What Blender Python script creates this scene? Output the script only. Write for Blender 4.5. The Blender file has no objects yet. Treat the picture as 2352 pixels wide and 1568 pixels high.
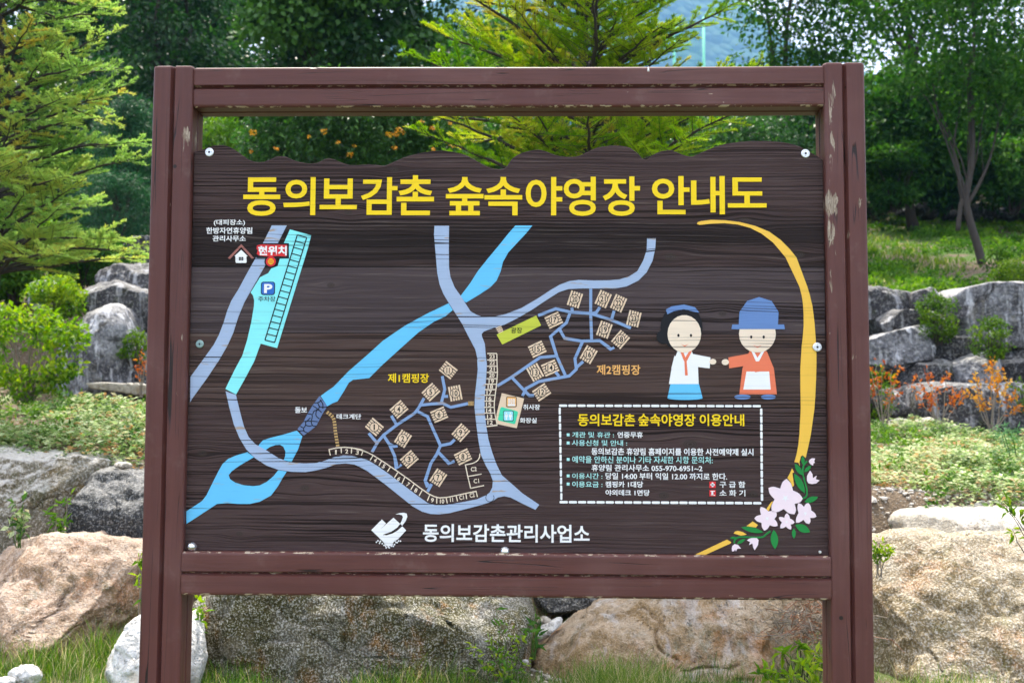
import bpy, bmesh, math, random
import numpy as np
from mathutils import Vector, Matrix
R = math.radians
SC = bpy.context.scene
COL = SC.collection
rng = np.random.default_rng(7)
random.seed(7)

# ------------------------------------------------------------------ camera
CAM = np.array([0.1098, -3.5469, 1.5]); YAW, PIT, ROL, FPX = -0.0252, 0.0688, 0.0045, 2699.3
_f = np.array([math.sin(YAW)*math.cos(PIT), math.cos(YAW)*math.cos(PIT), math.sin(PIT)])
_r = np.array([math.cos(YAW), -math.sin(YAW), 0.0]); _u = np.cross(_r, _f)
_r, _u = math.cos(ROL)*_r + math.sin(ROL)*_u, -math.sin(ROL)*_r + math.cos(ROL)*_u
cd = bpy.data.cameras.new('camera'); cam = bpy.data.objects.new('camera', cd); COL.objects.link(cam)
cam.matrix_world = Matrix(((_r[0], _u[0], -_f[0], CAM[0]), (_r[1], _u[1], -_f[1], CAM[1]), (_r[2], _u[2], -_f[2], CAM[2]), (0, 0, 0, 1)))
cd.sensor_fit = 'HORIZONTAL'; cd.sensor_width = 36.0; cd.lens = FPX*36.0/2352.0
cd.clip_start = 0.05; cd.clip_end = 6000
cd.dof.use_dof = True; cd.dof.focus_distance = 4.0; cd.dof.aperture_fstop = 4.8
SC.camera = cam

# ------------------------------------------------------------------ daylight
SUN_EL, SUN_AZ = 64.0, -12.0          # azimuth measured from +Y (behind the sign) towards +X
sd = bpy.data.lights.new('sun', 'SUN'); sd.energy = 3.4; sd.angle = R(0.6); sd.color = (1.0, 0.93, 0.80)
sun = bpy.data.objects.new('sun', sd); COL.objects.link(sun)
_s = Vector((math.cos(R(SUN_EL))*math.sin(R(SUN_AZ)), math.cos(R(SUN_EL))*math.cos(R(SUN_AZ)), math.sin(R(SUN_EL))))
sun.rotation_euler = _s.to_track_quat('Z', 'Y').to_euler(); sun.location = (-4, 6, 14)
w = bpy.data.worlds.new('World'); SC.world = w; w.use_nodes = True
wn = w.node_tree; bg = wn.nodes['Background']; sky = wn.nodes.new('ShaderNodeTexSky')
sky.sky_type = 'NISHITA'; sky.sun_disc = False; sky.sun_elevation = R(SUN_EL); sky.sun_rotation = R(SUN_AZ)
sky.air_density = 1.0; sky.dust_density = 3.0; sky.ozone_density = 1.0
# thin bright cloud over most of the sky
tc = wn.nodes.new('ShaderNodeTexCoord'); cn = wn.nodes.new('ShaderNodeTexNoise'); cn.inputs['Scale'].default_value = 2.2; cn.inputs['Detail'].default_value = 5
cr_ = wn.nodes.new('ShaderNodeMapRange'); cr_.inputs[1].default_value = .35; cr_.inputs[2].default_value = .60; cr_.inputs[3].default_value = .35; cr_.inputs[4].default_value = .9
mx_ = wn.nodes.new('ShaderNodeMix'); mx_.data_type = 'RGBA'; mx_.inputs[7].default_value = (7.8, 7.4, 6.9, 1)
wn.links.new(tc.outputs['Generated'], cn.inputs['Vector']); wn.links.new(cn.outputs[0], cr_.inputs[0]); wn.links.new(cr_.outputs[0], mx_.inputs[0]); wn.links.new(sky.outputs[0], mx_.inputs[6])
wn.links.new(mx_.outputs[2], bg.inputs[0]); bg.inputs[1].default_value = 0.15
SC.view_settings.view_transform = 'Standard'; SC.view_settings.look = 'None'; SC.view_settings.exposure = 1.84; SC.view_settings.gamma = 1.0
SC.cycles.max_bounces = 8; SC.cycles.transparent_max_bounces = 8; SC.cycles.volume_bounces = 0

# ------------------------------------------------------------------ helpers
def at(px, py, Y):
    """photo pixel (2352 x 1568 grid) -> world point on the vertical plane y = Y"""
    d = _f*FPX + _r*(px-1176.0) - _u*(py-784.0)
    t = (Y-CAM[1])/d[1]
    return CAM + d*t
def pxm(Y): return (Y-CAM[1])/FPX          # metres per pixel at depth Y

def tag(o, label=None, cat=None, group=None, kind=None):
    if label: o['label'] = label
    if cat: o['category'] = cat
    if group: o['group'] = group
    if kind: o['kind'] = kind
    return o
def empty(name, loc, label, cat, group=None):
    o = bpy.data.objects.new(name, None); COL.objects.link(o); o.location = loc; o.empty_display_size = 0.1
    return tag(o, label, cat, group)
def link(name, me, parent=None, keep_world=True):
    o = bpy.data.objects.new(name, me); COL.objects.link(o)
    if parent is not None:
        o.parent = parent
        if keep_world:
            top = parent
            off = Vector((0, 0, 0))
            while top is not None: off += top.location; top = top.parent
            o.location = -off
    return o
class MB:
    def __init__(s): s.v = []; s.f = []; s.m = []; s.sm = []
    def add(s, verts, faces, m=0, smooth=False):
        b = len(s.v); s.v += [tuple(p) for p in verts]
        for f in faces: s.f.append([i+b for i in f]); s.m.append(m); s.sm.append(smooth)
    def tube(s, pts, r0, r1=None, n=6, m=0, cap=True):
        r1 = r0 if r1 is None else r1; pts = [Vector(p) for p in pts]; k = len(pts); vs = []
        for i, p in enumerate(pts):
            t = (pts[min(i+1, k-1)]-pts[max(i-1, 0)])
            t = t.normalized() if t.length > 1e-9 else Vector((0, 0, 1))
            a = t.orthogonal().normalized() if i == 0 else (pa - t*pa.dot(t)).normalized()
            pa = a; b = t.cross(a); q = i/(k-1); r = r0*(1-q)+r1*q if not callable(r0) else r0(q)
            vs += [p+(a*math.cos(2*math.pi*j/n)+b*math.sin(2*math.pi*j/n))*r for j in range(n)]
        fs = [[i*n+j, i*n+(j+1) % n, (i+1)*n+(j+1) % n, (i+1)*n+j] for i in range(k-1) for j in range(n)]
        if cap: fs += [list(range(n))[::-1], [(k-1)*n+j for j in range(n)]]
        s.add(vs, fs, m, True)
    def build(s, name, mats, parent=None, keep_world=True):
        me = bpy.data.meshes.new(name); me.from_pydata(s.v, [], s.f)
        for mm in (mats if isinstance(mats, (list, tuple)) else [mats]): me.materials.append(mm)
        me.polygons.foreach_set('material_index', s.m); me.polygons.foreach_set('use_smooth', s.sm); me.update()
        return link(name, me, parent, keep_world)
def np_mesh(name, V, F, mat, tint=None, smooth=False):
    """V (n,3) array, F (m,k) index array, all faces with k corners"""
    V = np.asarray(V, np.float32); F = np.asarray(F, np.int32); k = F.shape[1]
    me = bpy.data.meshes.new(name); me.vertices.add(len(V)); me.vertices.foreach_set('co', V.ravel())
    me.loops.add(F.size); me.loops.foreach_set('vertex_index', F.ravel())
    me.polygons.add(len(F)); me.polygons.foreach_set('loop_start', np.arange(0, F.size, k, dtype=np.int32))
    me.polygons.foreach_set('use_smooth', np.full(len(F), smooth))
    me.update(calc_edges=True)
    if tint is not None:
        a = me.attributes.new('tint', 'FLOAT', 'FACE'); a.data.foreach_set('value', np.asarray(tint, np.float32))
    me.materials.append(mat)
    return me
def _h(i, j, k, s):
    n = (i.astype(np.int64)*374761393 + j.astype(np.int64)*668265263 + k.astype(np.int64)*1442695041 + s*974634777) & 0xffffffff
    n = ((n ^ (n >> 13))*1274126177) & 0xffffffff
    return ((n ^ (n >> 16)) & 0xffff)/65535.0
def vnoise(P, scale, seed=0):
    P = np.asarray(P, float)*scale; I = np.floor(P); f = P-I; f = f*f*(3-2*f); out = 0
    for a in (0, 1):
        for b in (0, 1):
            for c in (0, 1):
                wgt = (f[..., 0] if a else 1-f[..., 0])*(f[..., 1] if b else 1-f[..., 1])*(f[..., 2] if c else 1-f[..., 2])
                out = out + wgt*_h(I[..., 0]+a, I[..., 1]+b, I[..., 2]+c, seed)
    return out*2-1
def fbm(P, scale, octs=4, seed=0, gain=.5):
    o = 0; a = 1.0
    for k in range(octs): o = o+a*vnoise(P, scale*2**k, seed+k*17); a *= gain
    return o
def crom(pts, n=6, closed=False):
    """Catmull-Rom through 2-D points"""
    p = [np.array(q, float) for q in pts]; N = len(p); out = []
    rngi = range(N) if closed else range(N-1)
    for i in rngi:
        a, b, c, d = (p[(i-1) % N] if closed or i > 0 else p[i]), p[i], p[(i+1) % N], (p[(i+2) % N] if closed or i+2 < N else p[(i+1) % N])
        for t in np.arange(n)/n:
            out.append(.5*(2*b+(c-a)*t+(2*a-5*b+4*c-d)*t*t+(3*b-3*c+d-a)*t**3))
    if not closed: out.append(p[-1])
    return out

class G:
    """small node-graph writer"""
    def __init__(s, name, group=None):
        if group: s.nt = group; s.mat = None
        else:
            s.mat = bpy.data.materials.new(name); s.mat.use_nodes = True; s.nt = s.mat.node_tree; s.nt.nodes.clear()
    def n(s, t, **kw):
        x = s.nt.nodes.new('ShaderNode'+t)
        for k, v in kw.items(): setattr(x, k, v)
        return x
    def put(s, sock, v):
        if v is None: return
        if isinstance(v, bpy.types.NodeSocket): s.nt.links.new(v, sock)
        elif isinstance(v, (tuple, list)) and sock.type == 'RGBA' and len(v) == 3: sock.default_value = (*v, 1)
        else: sock.default_value = v
    def math(s, op, a, b=None, c=None, clamp=False):
        x = s.n('Math', operation=op, use_clamp=clamp)
        for i, v in enumerate((a, b, c)): s.put(x.inputs[i], v)
        return x.outputs[0]
    def mix(s, f, a, b, mode='MIX'):
        x = s.n('Mix', data_type='RGBA', blend_type=mode); s.put(x.inputs[0], f); s.put(x.inputs[6], a); s.put(x.inputs[7], b); return x.outputs[2]
    def vec(s, x, y, z):
        c = s.n('CombineXYZ')
        for i, v in enumerate((x, y, z)): s.put(c.inputs[i], v)
        return c.outputs[0]
    def scale(s, v, k):
        x = s.n('VectorMath', operation='MULTIPLY'); s.put(x.inputs[0], v); s.put(x.inputs[1], k); return x.outputs[0]
    def noise(s, v, scale, detail=2, rough=.5, dist=0):
        x = s.n('TexNoise'); s.put(x.inputs['Vector'], v); x.inputs['Scale'].default_value = scale; x.inputs['Detail'].default_value = detail
        x.inputs['Roughness'].default_value = rough; x.inputs['Distortion'].default_value = dist; return x.outputs[0]
    def voro(s, v, scale, feature='F1', out=0):
        x = s.n('TexVoronoi', feature=feature); s.put(x.inputs['Vector'], v); x.inputs['Scale'].default_value = scale; return x.outputs[out]
    def ss(s, v, a, b, lo=0., hi=1.):
        x = s.n('MapRange', interpolation_type='SMOOTHSTEP'); s.put(x.inputs[0], v)
        for i, q in enumerate((a, b, lo, hi)): s.put(x.inputs[i+1], q)
        return x.outputs[0]
    def ramp(s, f, stops):
        x = s.n('ValToRGB'); s.put(x.inputs[0], f); e = x.color_ramp.elements
        while len(e) < len(stops): e.new(0.5)
        for el, (p, c) in zip(e, stops): el.position = p; el.color = (*c, 1)
        return x.outputs[0]
    def coord(s): return s.n('TexCoord').outputs['Object']
    def sep(s, v):
        x = s.n('SeparateXYZ'); s.put(x.inputs[0], v); return x.outputs
    def bump(s, h, strength, dist=.01, normal=None):
        x = s.n('Bump'); s.put(x.inputs['Height'], h); x.inputs['Strength'].default_value = strength; x.inputs['Distance'].default_value = dist
        if normal is not None: s.put(x.inputs['Normal'], normal)
        return x.outputs[0]
    def out(s, base, rough=.6, normal=None, spec=.5, metal=0., shader=None):
        if shader is None:
            b = s.n('BsdfPrincipled'); s.put(b.inputs['Base Color'], base); s.put(b.inputs['Roughness'], rough); b.inputs['Metallic'].default_value = metal
            s.put(b.inputs['Specular IOR Level'], spec)
            if normal is not None: s.put(b.inputs['Normal'], normal)
            shader = b.outputs[0]
        o = s.n('OutputMaterial'); s.nt.links.new(shader, o.inputs[0]); return s.mat
# ------------------------------------------------------------------ wood
KNOTS = [(1835, 584, .016), (1318, 402, .010), (1540, 590, .018), (545, 552, .016), (905, 390, .013), (800, 488, .012), (1110, 1035, .010), (1585, 1020, .022),
         (1525, 1137, .016), (1730, 1135, .016), (1165, 465, .012), (2025*.845, 508, .018), (875, 1080, .018), (700, 1120, .014), (465, 1040, .014), (550, 1225, .010), (1660, 720, .012), (760, 655, .012)]
KNOTS = [(p[0], p[2], r) for (x, y, r) in KNOTS for p in [at(x, y, .025)]]
PLANK_Z = [at(1176, y, .025)[2] for y in (613, 766, 934)]
def grain_group():
    nt = bpy.data.node_groups.new('plank_grain', 'ShaderNodeTree'); g = G('', nt)
    for nm in ('Lines', 'Contrast', 'Knot', 'Plank', 'Fine'): nt.interface.new_socket(nm, in_out='OUTPUT', socket_type='NodeSocketFloat')
    x, y, z = g.sep(g.coord())
    pl = None
    for zb in PLANK_Z:
        q = g.math('GREATER_THAN', z, zb); pl = q if pl is None else g.math('ADD', pl, q)
    seed = g.math('MULTIPLY', pl, 7.31)
    warp = g.math('MULTIPLY', g.math('SUBTRACT', g.noise(g.vec(g.math('MULTIPLY', x, 1.6), seed, g.math('MULTIPLY', z, 4.5)), 1., 2.5, .55), .5), .030)
    zz = g.math('ADD', z, warp); kn = None
    for (kx, kz, kr) in KNOTS:
        dx = g.math('SUBTRACT', x, kx); dz = g.math('SUBTRACT', z, kz)
        ex = g.math('MULTIPLY', g.math('MULTIPLY', dx, dx), -1/(kr*4.2)**2); ez = g.math('MULTIPLY', g.math('MULTIPLY', dz, dz), -1/(kr*1.7)**2)
        fall = g.math('EXPONENT', g.math('ADD', ex, ez))
        zz = g.math('SUBTRACT', zz, g.math('MULTIPLY', g.math('MULTIPLY', dz, .85), fall))
        ex2 = g.math('MULTIPLY', g.math('MULTIPLY', dx, dx), -1/(kr*1.15)**2); ez2 = g.math('MULTIPLY', g.math('MULTIPLY', dz, dz), -1/(kr*.75)**2)
        k = g.math('EXPONENT', g.math('ADD', ex2, ez2)); kn = k if kn is None else g.math('MAXIMUM', kn, k)
    con = g.ss(g.noise(g.vec(g.math('MULTIPLY', x, .5), seed, g.math('MULTIPLY', zz, 6.)), 1., 2., .6), .36, .62)
    v = g.vec(g.math('MULTIPLY', x, 1.1), seed, g.math('MULTIPLY', zz, 165.))
    ln = g.noise(v, 1., 1.2, .5)
    ln2 = g.noise(g.vec(g.math('MULTIPLY', x, .9), seed, g.math('MULTIPLY', zz, 42.)), 1., 1., .5)
    lines = g.math('ADD', g.math('MULTIPLY', ln, .86), g.math('MULTIPLY', ln2, .14))
    fine = g.noise(g.vec(g.math('MULTIPLY', x, 9.), seed, g.math('MULTIPLY', zz, 420.)), 1., 2., .6)
    go = nt.nodes.new('NodeGroupOutput')
    for i, s_ in enumerate((lines, con, kn, pl, fine)): nt.links.new(s_, go.inputs[i])
    return nt
GRAIN = grain_group()
def grain(g):
    x = g.n('Group'); x.node_tree = GRAIN; return x.outputs
def board_mat():
    g = G('stained_plank_wood'); L, C, K, P, F = grain(g)
    # wide weathered ridges and narrow dark valleys
    groove = g.ss(L, .40, .50)
    groove = g.math('MAXIMUM', groove, g.math('MULTIPLY', g.math('SUBTRACT', 1., C), .80))
    light = g.mix(g.noise(g.coord(), 3., 3, .6), (.043, .025, .024), (.066, .040, .039))
    light = g.mix(g.math('MULTIPLY', g.math('COMPARE', P, 1., .2), .5), light, (.075, .045, .034))
    light = g.mix(g.math('MULTIPLY', g.math('COMPARE', P, 2., .2), .5), light, (.070, .058, .066))
    light = g.mix(g.math('MULTIPLY', g.ss(F, .35, .7), .24), light, (.115, .088, .082))
    dark = (.0150, .0095, .0092)
    col = g.mix(groove, dark, light)
    x, y, z = g.sep(g.coord())
    # bleached crests of a few ridges
    band = g.math('MULTIPLY', g.ss(z, at(1176, 618, .025)[2], at(1176, 612, .025)[2]), g.ss(z, at(1176, 470, .025)[2], at(1176, 540, .025)[2]))
    col = g.mix(g.math('MULTIPLY', band, g.math('MULTIPLY', g.ss(g.noise(g.vec(g.math('MULTIPLY', x, .7), 2., g.math('MULTIPLY', z, 9.)), 1., 3, .6), .30, .55), .75)), col, (.012, .009, .009))
    crest = g.math('MULTIPLY', g.ss(L, .60, .66), g.math('MULTIPLY', g.ss(F, .42, .6), .20))
    col = g.mix(crest, col, (.24, .20, .17))
    rings = g.math('ADD', g.math('MULTIPLY', g.math('SINE', g.math('MULTIPLY', K, 30.)), .25), .4)
    col = g.mix(g.math('MULTIPLY', g.ss(K, .30, .65), .75), col, g.mix(rings, (.018, .014, .012), (.075, .058, .05)))
    seam = None
    for zb in PLANK_Z:
        q = g.math('LESS_THAN', g.math('ABSOLUTE', g.math('SUBTRACT', z, zb)), .0011); seam = q if seam is None else g.math('MAXIMUM', seam, q)
    col = g.mix(seam, col, (.006, .005, .005))
    h = g.math('ADD', g.math('MULTIPLY', groove, 1.), g.math('MULTIPLY', F, .25))
    h = g.math('SUBTRACT', h, g.math('MULTIPLY', seam, 1.5))
    return g.out(col, .6, g.bump(h, .75, .004), .12)
def paint(name, c, wear=.5, chips=.0, vary=.10):
    g = G(name); L, C, K, P, F = grain(g)
    n = g.noise(g.coord(), 5., 3, .6)
    col = g.mix(n, tuple(q*(1-vary) for q in c), tuple(min(.86, q*(1+vary)) for q in c))
    groove = g.math('MULTIPLY', g.ss(L, .415, .36), g.math('MULTIPLY', g.ss(C, .1, .6), wear))
    col = g.mix(groove, col, (.03, .026, .026))
    col = g.mix(g.math('MULTIPLY', g.ss(F, .46, .30), .22*wear), col, tuple(q*.45 for q in c))
    if chips:
        x, y, z = g.sep(g.coord())
        ch = g.noise(g.vec(g.math('MULTIPLY', x, 9.), 3., g.math('MULTIPLY', z, 60.)), 1., 3., .6)
        col = g.mix(g.math('MULTIPLY', g.ss(ch, .60, .66), chips), col, (.36, .27, .19))
    return g.out(col, .45, g.bump(g.math('ADD', g.math('MULTIPLY', groove, -1.), g.math('MULTIPLY', F, .2)), .4, .002), .12)
def frame_mat(name, axis, damage=(), edges=()):
    """red-brown stained timber, grain along axis 'x' or 'z', bare weathered patches at given points"""
    g = G(name); co = g.coord(); x, y, z = g.sep(co)
    if axis == 'x': st = g.scale(co, (1.2, 26., 26.)); fi = g.scale(co, (5., 150., 150.)); ck = g.scale(co, (1.7, 34., 60.))
    else: st = g.scale(co, (26., 26., 1.2)); fi = g.scale(co, (150., 150., 5.)); ck = g.scale(co, (60., 34., 1.7))
    n1 = g.noise(st, 1., 3., .6, .3); n2 = g.noise(fi, 1., 2., .6); n3 = g.noise(co, 2.2, 3., .6)
    col = g.mix(n1, (.072, .0225, .018), (.122, .042, .034))
    col = g.mix(g.math('MULTIPLY', n2, .35), col, (.11, .046, .044))
    col = g.mix(g.math('MULTIPLY', g.ss(n3, .45, .75), .45), col, (.17, .086, .078))
    gr_ = g.noise(st, 2.6, 3., .6, .8); col = g.mix(g.math('MULTIPLY', g.ss(gr_, .56, .42), .24), col, (.066, .024, .020))
    dust = g.noise(co, 9., 4, .7); col = g.mix(g.math('MULTIPLY', g.ss(dust, .55, .75), .16), col, (.26, .19, .17))
    crack = g.ss(g.math('ABSOLUTE', g.math('SUBTRACT', g.noise(ck, .55, 1.2, .5), .5)), .009, .003)
    crack = g.math('MULTIPLY', crack, g.ss(g.noise(co, 3.1, 2.), .47, .54))
    col = g.mix(crack, col, (.018, .010, .009))
    # small flakes of missing stain
    fl = g.noise(g.scale(co, (70., 70., 20.) if axis == 'z' else (20., 70., 70.)), 1., 3., .7)
    flk = g.math('MULTIPLY', g.ss(fl, .715, .74), g.ss(g.noise(co, 4., 2.), .50, .62))
    dm = None
    for (dx, dz, rx, rz, s_) in damage:
        ax = g.math('DIVIDE', g.math('SUBTRACT', x, dx), rx); az = g.math('DIVIDE', g.math('SUBTRACT', z, dz), rz)
        q = g.math('MULTIPLY', g.math('EXPONENT', g.math('MULTIPLY', g.math('ADD', g.math('MULTIPLY', ax, ax), g.math('MULTIPLY', az, az)), -1.)), s_)
        dm = q if dm is None else g.math('MAXIMUM', dm, q)
    h = g.math('ADD', g.math('MULTIPLY', n1, .6), g.math('MULTIPLY', n2, .25))
    if dm is not None:
        dn = g.noise(g.scale(co, (55., 55., 9.)), 1., 3., .7, .8)
        bare = g.ss(g.math('ADD', dm, g.math('MULTIPLY', g.math('SUBTRACT', dn, .5), 1.5)), .46, .58)
        bcol = g.ramp(g.noise(g.scale(co, (160., 90., 26.)), 1., 3., .7, 1.2), [(.28, (.05, .032, .022)), (.45, (.23, .17, .12)), (.7, (.46, .39, .31))])
        col = g.mix(bare, col, bcol); h = g.math('SUBTRACT', h, g.math('MULTIPLY', bare, .8))
    if edges:
        en = None
        for ez in edges:
            q = g.math('ABSOLUTE', g.math('SUBTRACT', z, ez)); q = g.ss(q, .0045, .001); en = q if en is None else g.math('MAXIMUM', en, q)
        cn_ = g.noise(g.scale(co, (34., 8., 90.)), 1., 3., .7); flk = g.math('MAXIMUM', flk, g.math('MULTIPLY', g.math('MULTIPLY', en, g.ss(y, .017, .011)), g.ss(cn_, .53, .58)))
    nail = g.ss(g.voro(g.scale(co, (7., 7., 7.)), 1.), .055, .035); col = g.mix(nail, col, (.016, .01, .009))
    col = g.mix(flk, col, (.46, .37, .27))
    h = g.math('SUBTRACT', h, g.math('MULTIPLY', crack, 2.))
    return g.out(col, g.mix(n2, (.36,)*3, (.52,)*3), g.bump(h, .35, .004), .28)
def metal(name, c, rough): 
    g = G(name); n = g.noise(g.coord(), 90., 3, .6); return g.out(g.mix(n, tuple(q*.75 for q in c), c), rough, g.bump(n, .15, .001), .5, .9)
def plain(name, c, rough=.6, scale=20., vary=.25):
    g = G(name); n = g.noise(g.coord(), scale, 4, .6); return g.out(g.mix(n, tuple(q*(1-vary) for q in c), tuple(q*(1+vary) for q in c)), rough, g.bump(n, .3, .01), .3)

# ------------------------------------------------------------------ stone
def rock_mat(name, c1, c2, stain=None, stain2=None, speck=.5, speck_scale=130., dark=(.03, .03, .03), white=0., streak=0., stain_amt=(.5, .68)):
    g = G(name); co = g.coord()
    big = g.noise(co, 2.6, 4, .6, .6); col = g.mix(g.ss(big, .35, .65), c1, c2)
    if stain: col = g.mix(g.ss(g.noise(g.scale(co, (1., 1., 1.3)), 3.3, 5, .65, .5), *stain_amt), col, stain)
    if stain2: col = g.mix(g.ss(g.noise(g.scale(co, (1.3, 1., .8)), 5.1, 5, .7), .53, .68), col, stain2)
    sp = g.noise(co, speck_scale, 2, .7); v = g.voro(co, speck_scale*.9)
    col = g.mix(g.math('MULTIPLY', g.ss(sp, .50, .455), speck), col, dark)
    col = g.mix(g.math('MULTIPLY', g.ss(sp, .535, .585), speck*.85), col, (.62, .60, .57))
    mid = g.noise(co, 26., 4, .7)
    col = g.mix(g.math('MULTIPLY', g.ss(mid, .56, .40), .38), col, tuple(q*.45 for q in c1))
    if streak:
        st = g.noise(g.scale(co, (9., 9., .9)), 1., 4, .65); col = g.mix(g.math('MULTIPLY', g.ss(st, .52, .66), streak), col, (.55, .55, .58))
        st2 = g.noise(g.scale(co, (6., 6., .7)), 1.7, 4, .65); col = g.mix(g.math('MULTIPLY', g.ss(st2, .55, .7), streak*.8), col, dark)
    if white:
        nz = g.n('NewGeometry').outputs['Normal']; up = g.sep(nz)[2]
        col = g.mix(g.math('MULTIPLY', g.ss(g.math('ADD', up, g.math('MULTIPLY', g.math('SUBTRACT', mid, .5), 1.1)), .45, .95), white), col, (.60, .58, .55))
    h = g.math('ADD', g.math('MULTIPLY', mid, 1.), g.math('ADD', g.math('MULTIPLY', sp, .35), g.math('MULTIPLY', g.noise(co, 8., 4, .6), 2.)))
    pit = g.ss(g.noise(co, 48., 3, .7), .40, .30)
    h = g.math('SUBTRACT', h, g.math('MULTIPLY', pit, .9)); col = g.mix(g.math('MULTIPLY', pit, .35), col, tuple(q*.4 for q in c1))
    soil = g.math('MULTIPLY', g.ss(g.noise(g.scale(co, (1., 1., .5)), 5.5, 5, .7, 1.), .57, .66), .45); col = g.mix(soil, col, tuple(q*.5*k_ for q, k_ in zip(c2, (1.05, .95, .7))))
    return g.out(col, .85, g.bump(h, .85, .022), .2)

# ------------------------------------------------------------------ leaves
def leaf_mat(name, stops, trans=.45, rough=.55, spec=.18):
    g = G(name); a = g.n('Attribute'); a.attribute_name = 'tint'
    big = g.noise(g.coord(), 2.0, 2, .5)
    f = g.math('ADD', a.outputs['Fac'], g.math('MULTIPLY', g.math('SUBTRACT', big, .5), .5), clamp=True)
    col = g.ramp(f, stops)
    b = g.n('BsdfPrincipled'); g.put(b.inputs['Base Color'], col); b.inputs['Roughness'].default_value = rough; b.inputs['Specular IOR Level'].default_value = spec
    t = g.n('BsdfTranslucent'); hs = g.n('HueSaturation'); g.put(hs.inputs['Color'], col); hs.inputs['Value'].default_value = 1.5; hs.inputs['Saturation'].default_value = 1.1
    g.put(t.inputs[0], hs.outputs[0])
    m = g.n('MixShader'); m.inputs[0].default_value = trans; g.nt.links.new(b.outputs[0], m.inputs[1]); g.nt.links.new(t.outputs[0], m.inputs[2])
    return g.out(None, shader=m.outputs[0])
M = {}
M['board'] = board_mat()
dz = lambda x, y, rx, ry, s_: (at(x, y, 0)[0], at(x, y, 0)[2], rx, ry, s_)
M['frame_post_l'] = frame_mat('brown_stained_post_wood', 'z', [dz(432, 312, .020, .045, .62), dz(416, 210, .012, .05, .40), dz(424, 770, .012, .02, .45), dz(398, 300, .008, .3, .20)])
M['frame_post_r'] = frame_mat('brown_stained_weathered_post_wood', 'z', [dz(1911, 470, .026, .050, .95), dz(1911, 530, .018, .06, .75), dz(1910, 330, .015, .26, .46), dz(1912, 200, .02, .09, .42), dz(1908, 640, .010, .12, .44), dz(1975, 465, .010, .03, .40), dz(1960, 820, .012, .022, .50), dz(1950, 540, .010, .02, .45)])
M['frame_rail'] = frame_mat('brown_stained_rail_wood', 'x', [], [2.4685, 2.533, 1.1075, 1.046, .983])
M['yellow'] = paint('yellow_paint', (.88, .60, .018), .12, 0, .04)
M['amber'] = paint('amber_paint', (.84, .50, .075), .18, 0, .05)
M['orange'] = paint('orange_paint', (.80, .42, .14), .45)
M['white'] = paint('white_paint', (.84, .84, .86), .22)
M['teal_text'] = paint('pale_teal_paint', (.42, .76, .74), .5)
M['road'] = paint('periwinkle_paint', (.34, .43, .60), 1., .9)
M['path'] = paint('slate_blue_paint', (.22, .33, .55), .6, .6)
M['river'] = paint('sky_blue_paint', (.13, .50, .84), .6, .4)
M['teal'] = paint('aqua_paint', (.24, .76, .80), .55, .2)
M['stone_blue'] = paint('slate_paint', (.13, .19, .36), .5, .2)
M['beige'] = paint('beige_paint', (.74, .56, .40), .35, .2)
M['tan'] = paint('tan_paint', (.48, .31, .13), .3)
M['cream'] = paint('cream_paint', (.78, .66, .52), .3)
M['ink'] = paint('black_paint', (.014, .014, .017), .0)
M['olive'] = paint('yellow_green_paint', (.50, .54, .06), .4)
M['red'] = paint('red_paint', (.66, .035, .04), .3)
M['blue'] = paint('blue_paint', (.035, .14, .50), .3)
M['green'] = paint('green_paint', (.02, .22, .05), .2)
M['mint'] = paint('mint_paint', (.06, .60, .36), .2)
M['pale_blue'] = paint('pale_blue_paint', (.30, .70, .84), .3)
M['pink'] = paint('pale_pink_paint', (.84, .68, .74), .15, 0, .04)
M['roof_brown'] = paint('pinkish_brown_paint', (.33, .13, .11), .6)
M['skin'] = paint('peach_paint', (.84, .66, .52), .55)
M['coral'] = paint('coral_paint', (.76, .19, .10), .4)
M['hat'] = paint('denim_blue_paint', (.13, .23, .48), .75)
M['chrome'] = metal('chrome', (.85, .86, .88), .16)
M['zinc'] = metal('galvanised_steel', (.80, .81, .82), .38)
M['zinc_green'] = metal('greenish_steel', (.30, .42, .40), .45)
M['hole'] = plain('dark_hollow', (.02, .02, .02))
M['chip'] = plain('white_chip', (.8, .8, .8))
# ------------------------------------------------------------------ information sign
SX, XI, DEP = 1.095, .970, .125
YB = .025                                    # front face of the board
sign = empty('information_sign', (0, .06, 0), 'large brown timber campsite map board with yellow heading, standing in front of boulders', 'sign')
def log_profile(wd, dp, r=.010, gw=.0075, gd=.014):
    """square log with rounded corners and a shallow groove down each face; local (a, b)"""
    def side(w):                      # offsets along one face from corner to corner, with groove
        return [(r, 0), (w/2-gw, 0), (w/2-gw*.45, gd*.65), (w/2, gd), (w/2+gw*.45, gd*.65), (w/2+gw, 0), (w-r, 0)]
    out = []
    for (s, ox, oy, ux, uy, vx, vy) in ((wd, 0, 0, 1, 0, 0, 1), (dp, wd, 0, 0, 1, -1, 0), (wd, wd, dp, -1, 0, 0, -1), (dp, 0, dp, 0, -1, 1, 0)):
        for t, d in side(s): out.append((ox+ux*t+vx*d, oy+uy*t+vy*d))
        # rounded corner
        cx, cy = ox+ux*(s-r)+vx*r, oy+uy*(s-r)+vy*r
        for k in (1, 2, 3):
            th = math.pi/2*k/4; out.append((cx-vx*r*math.cos(th)+ux*r*math.sin(th), cy-vy*r*math.cos(th)+uy*r*math.sin(th)))
    return out
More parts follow.
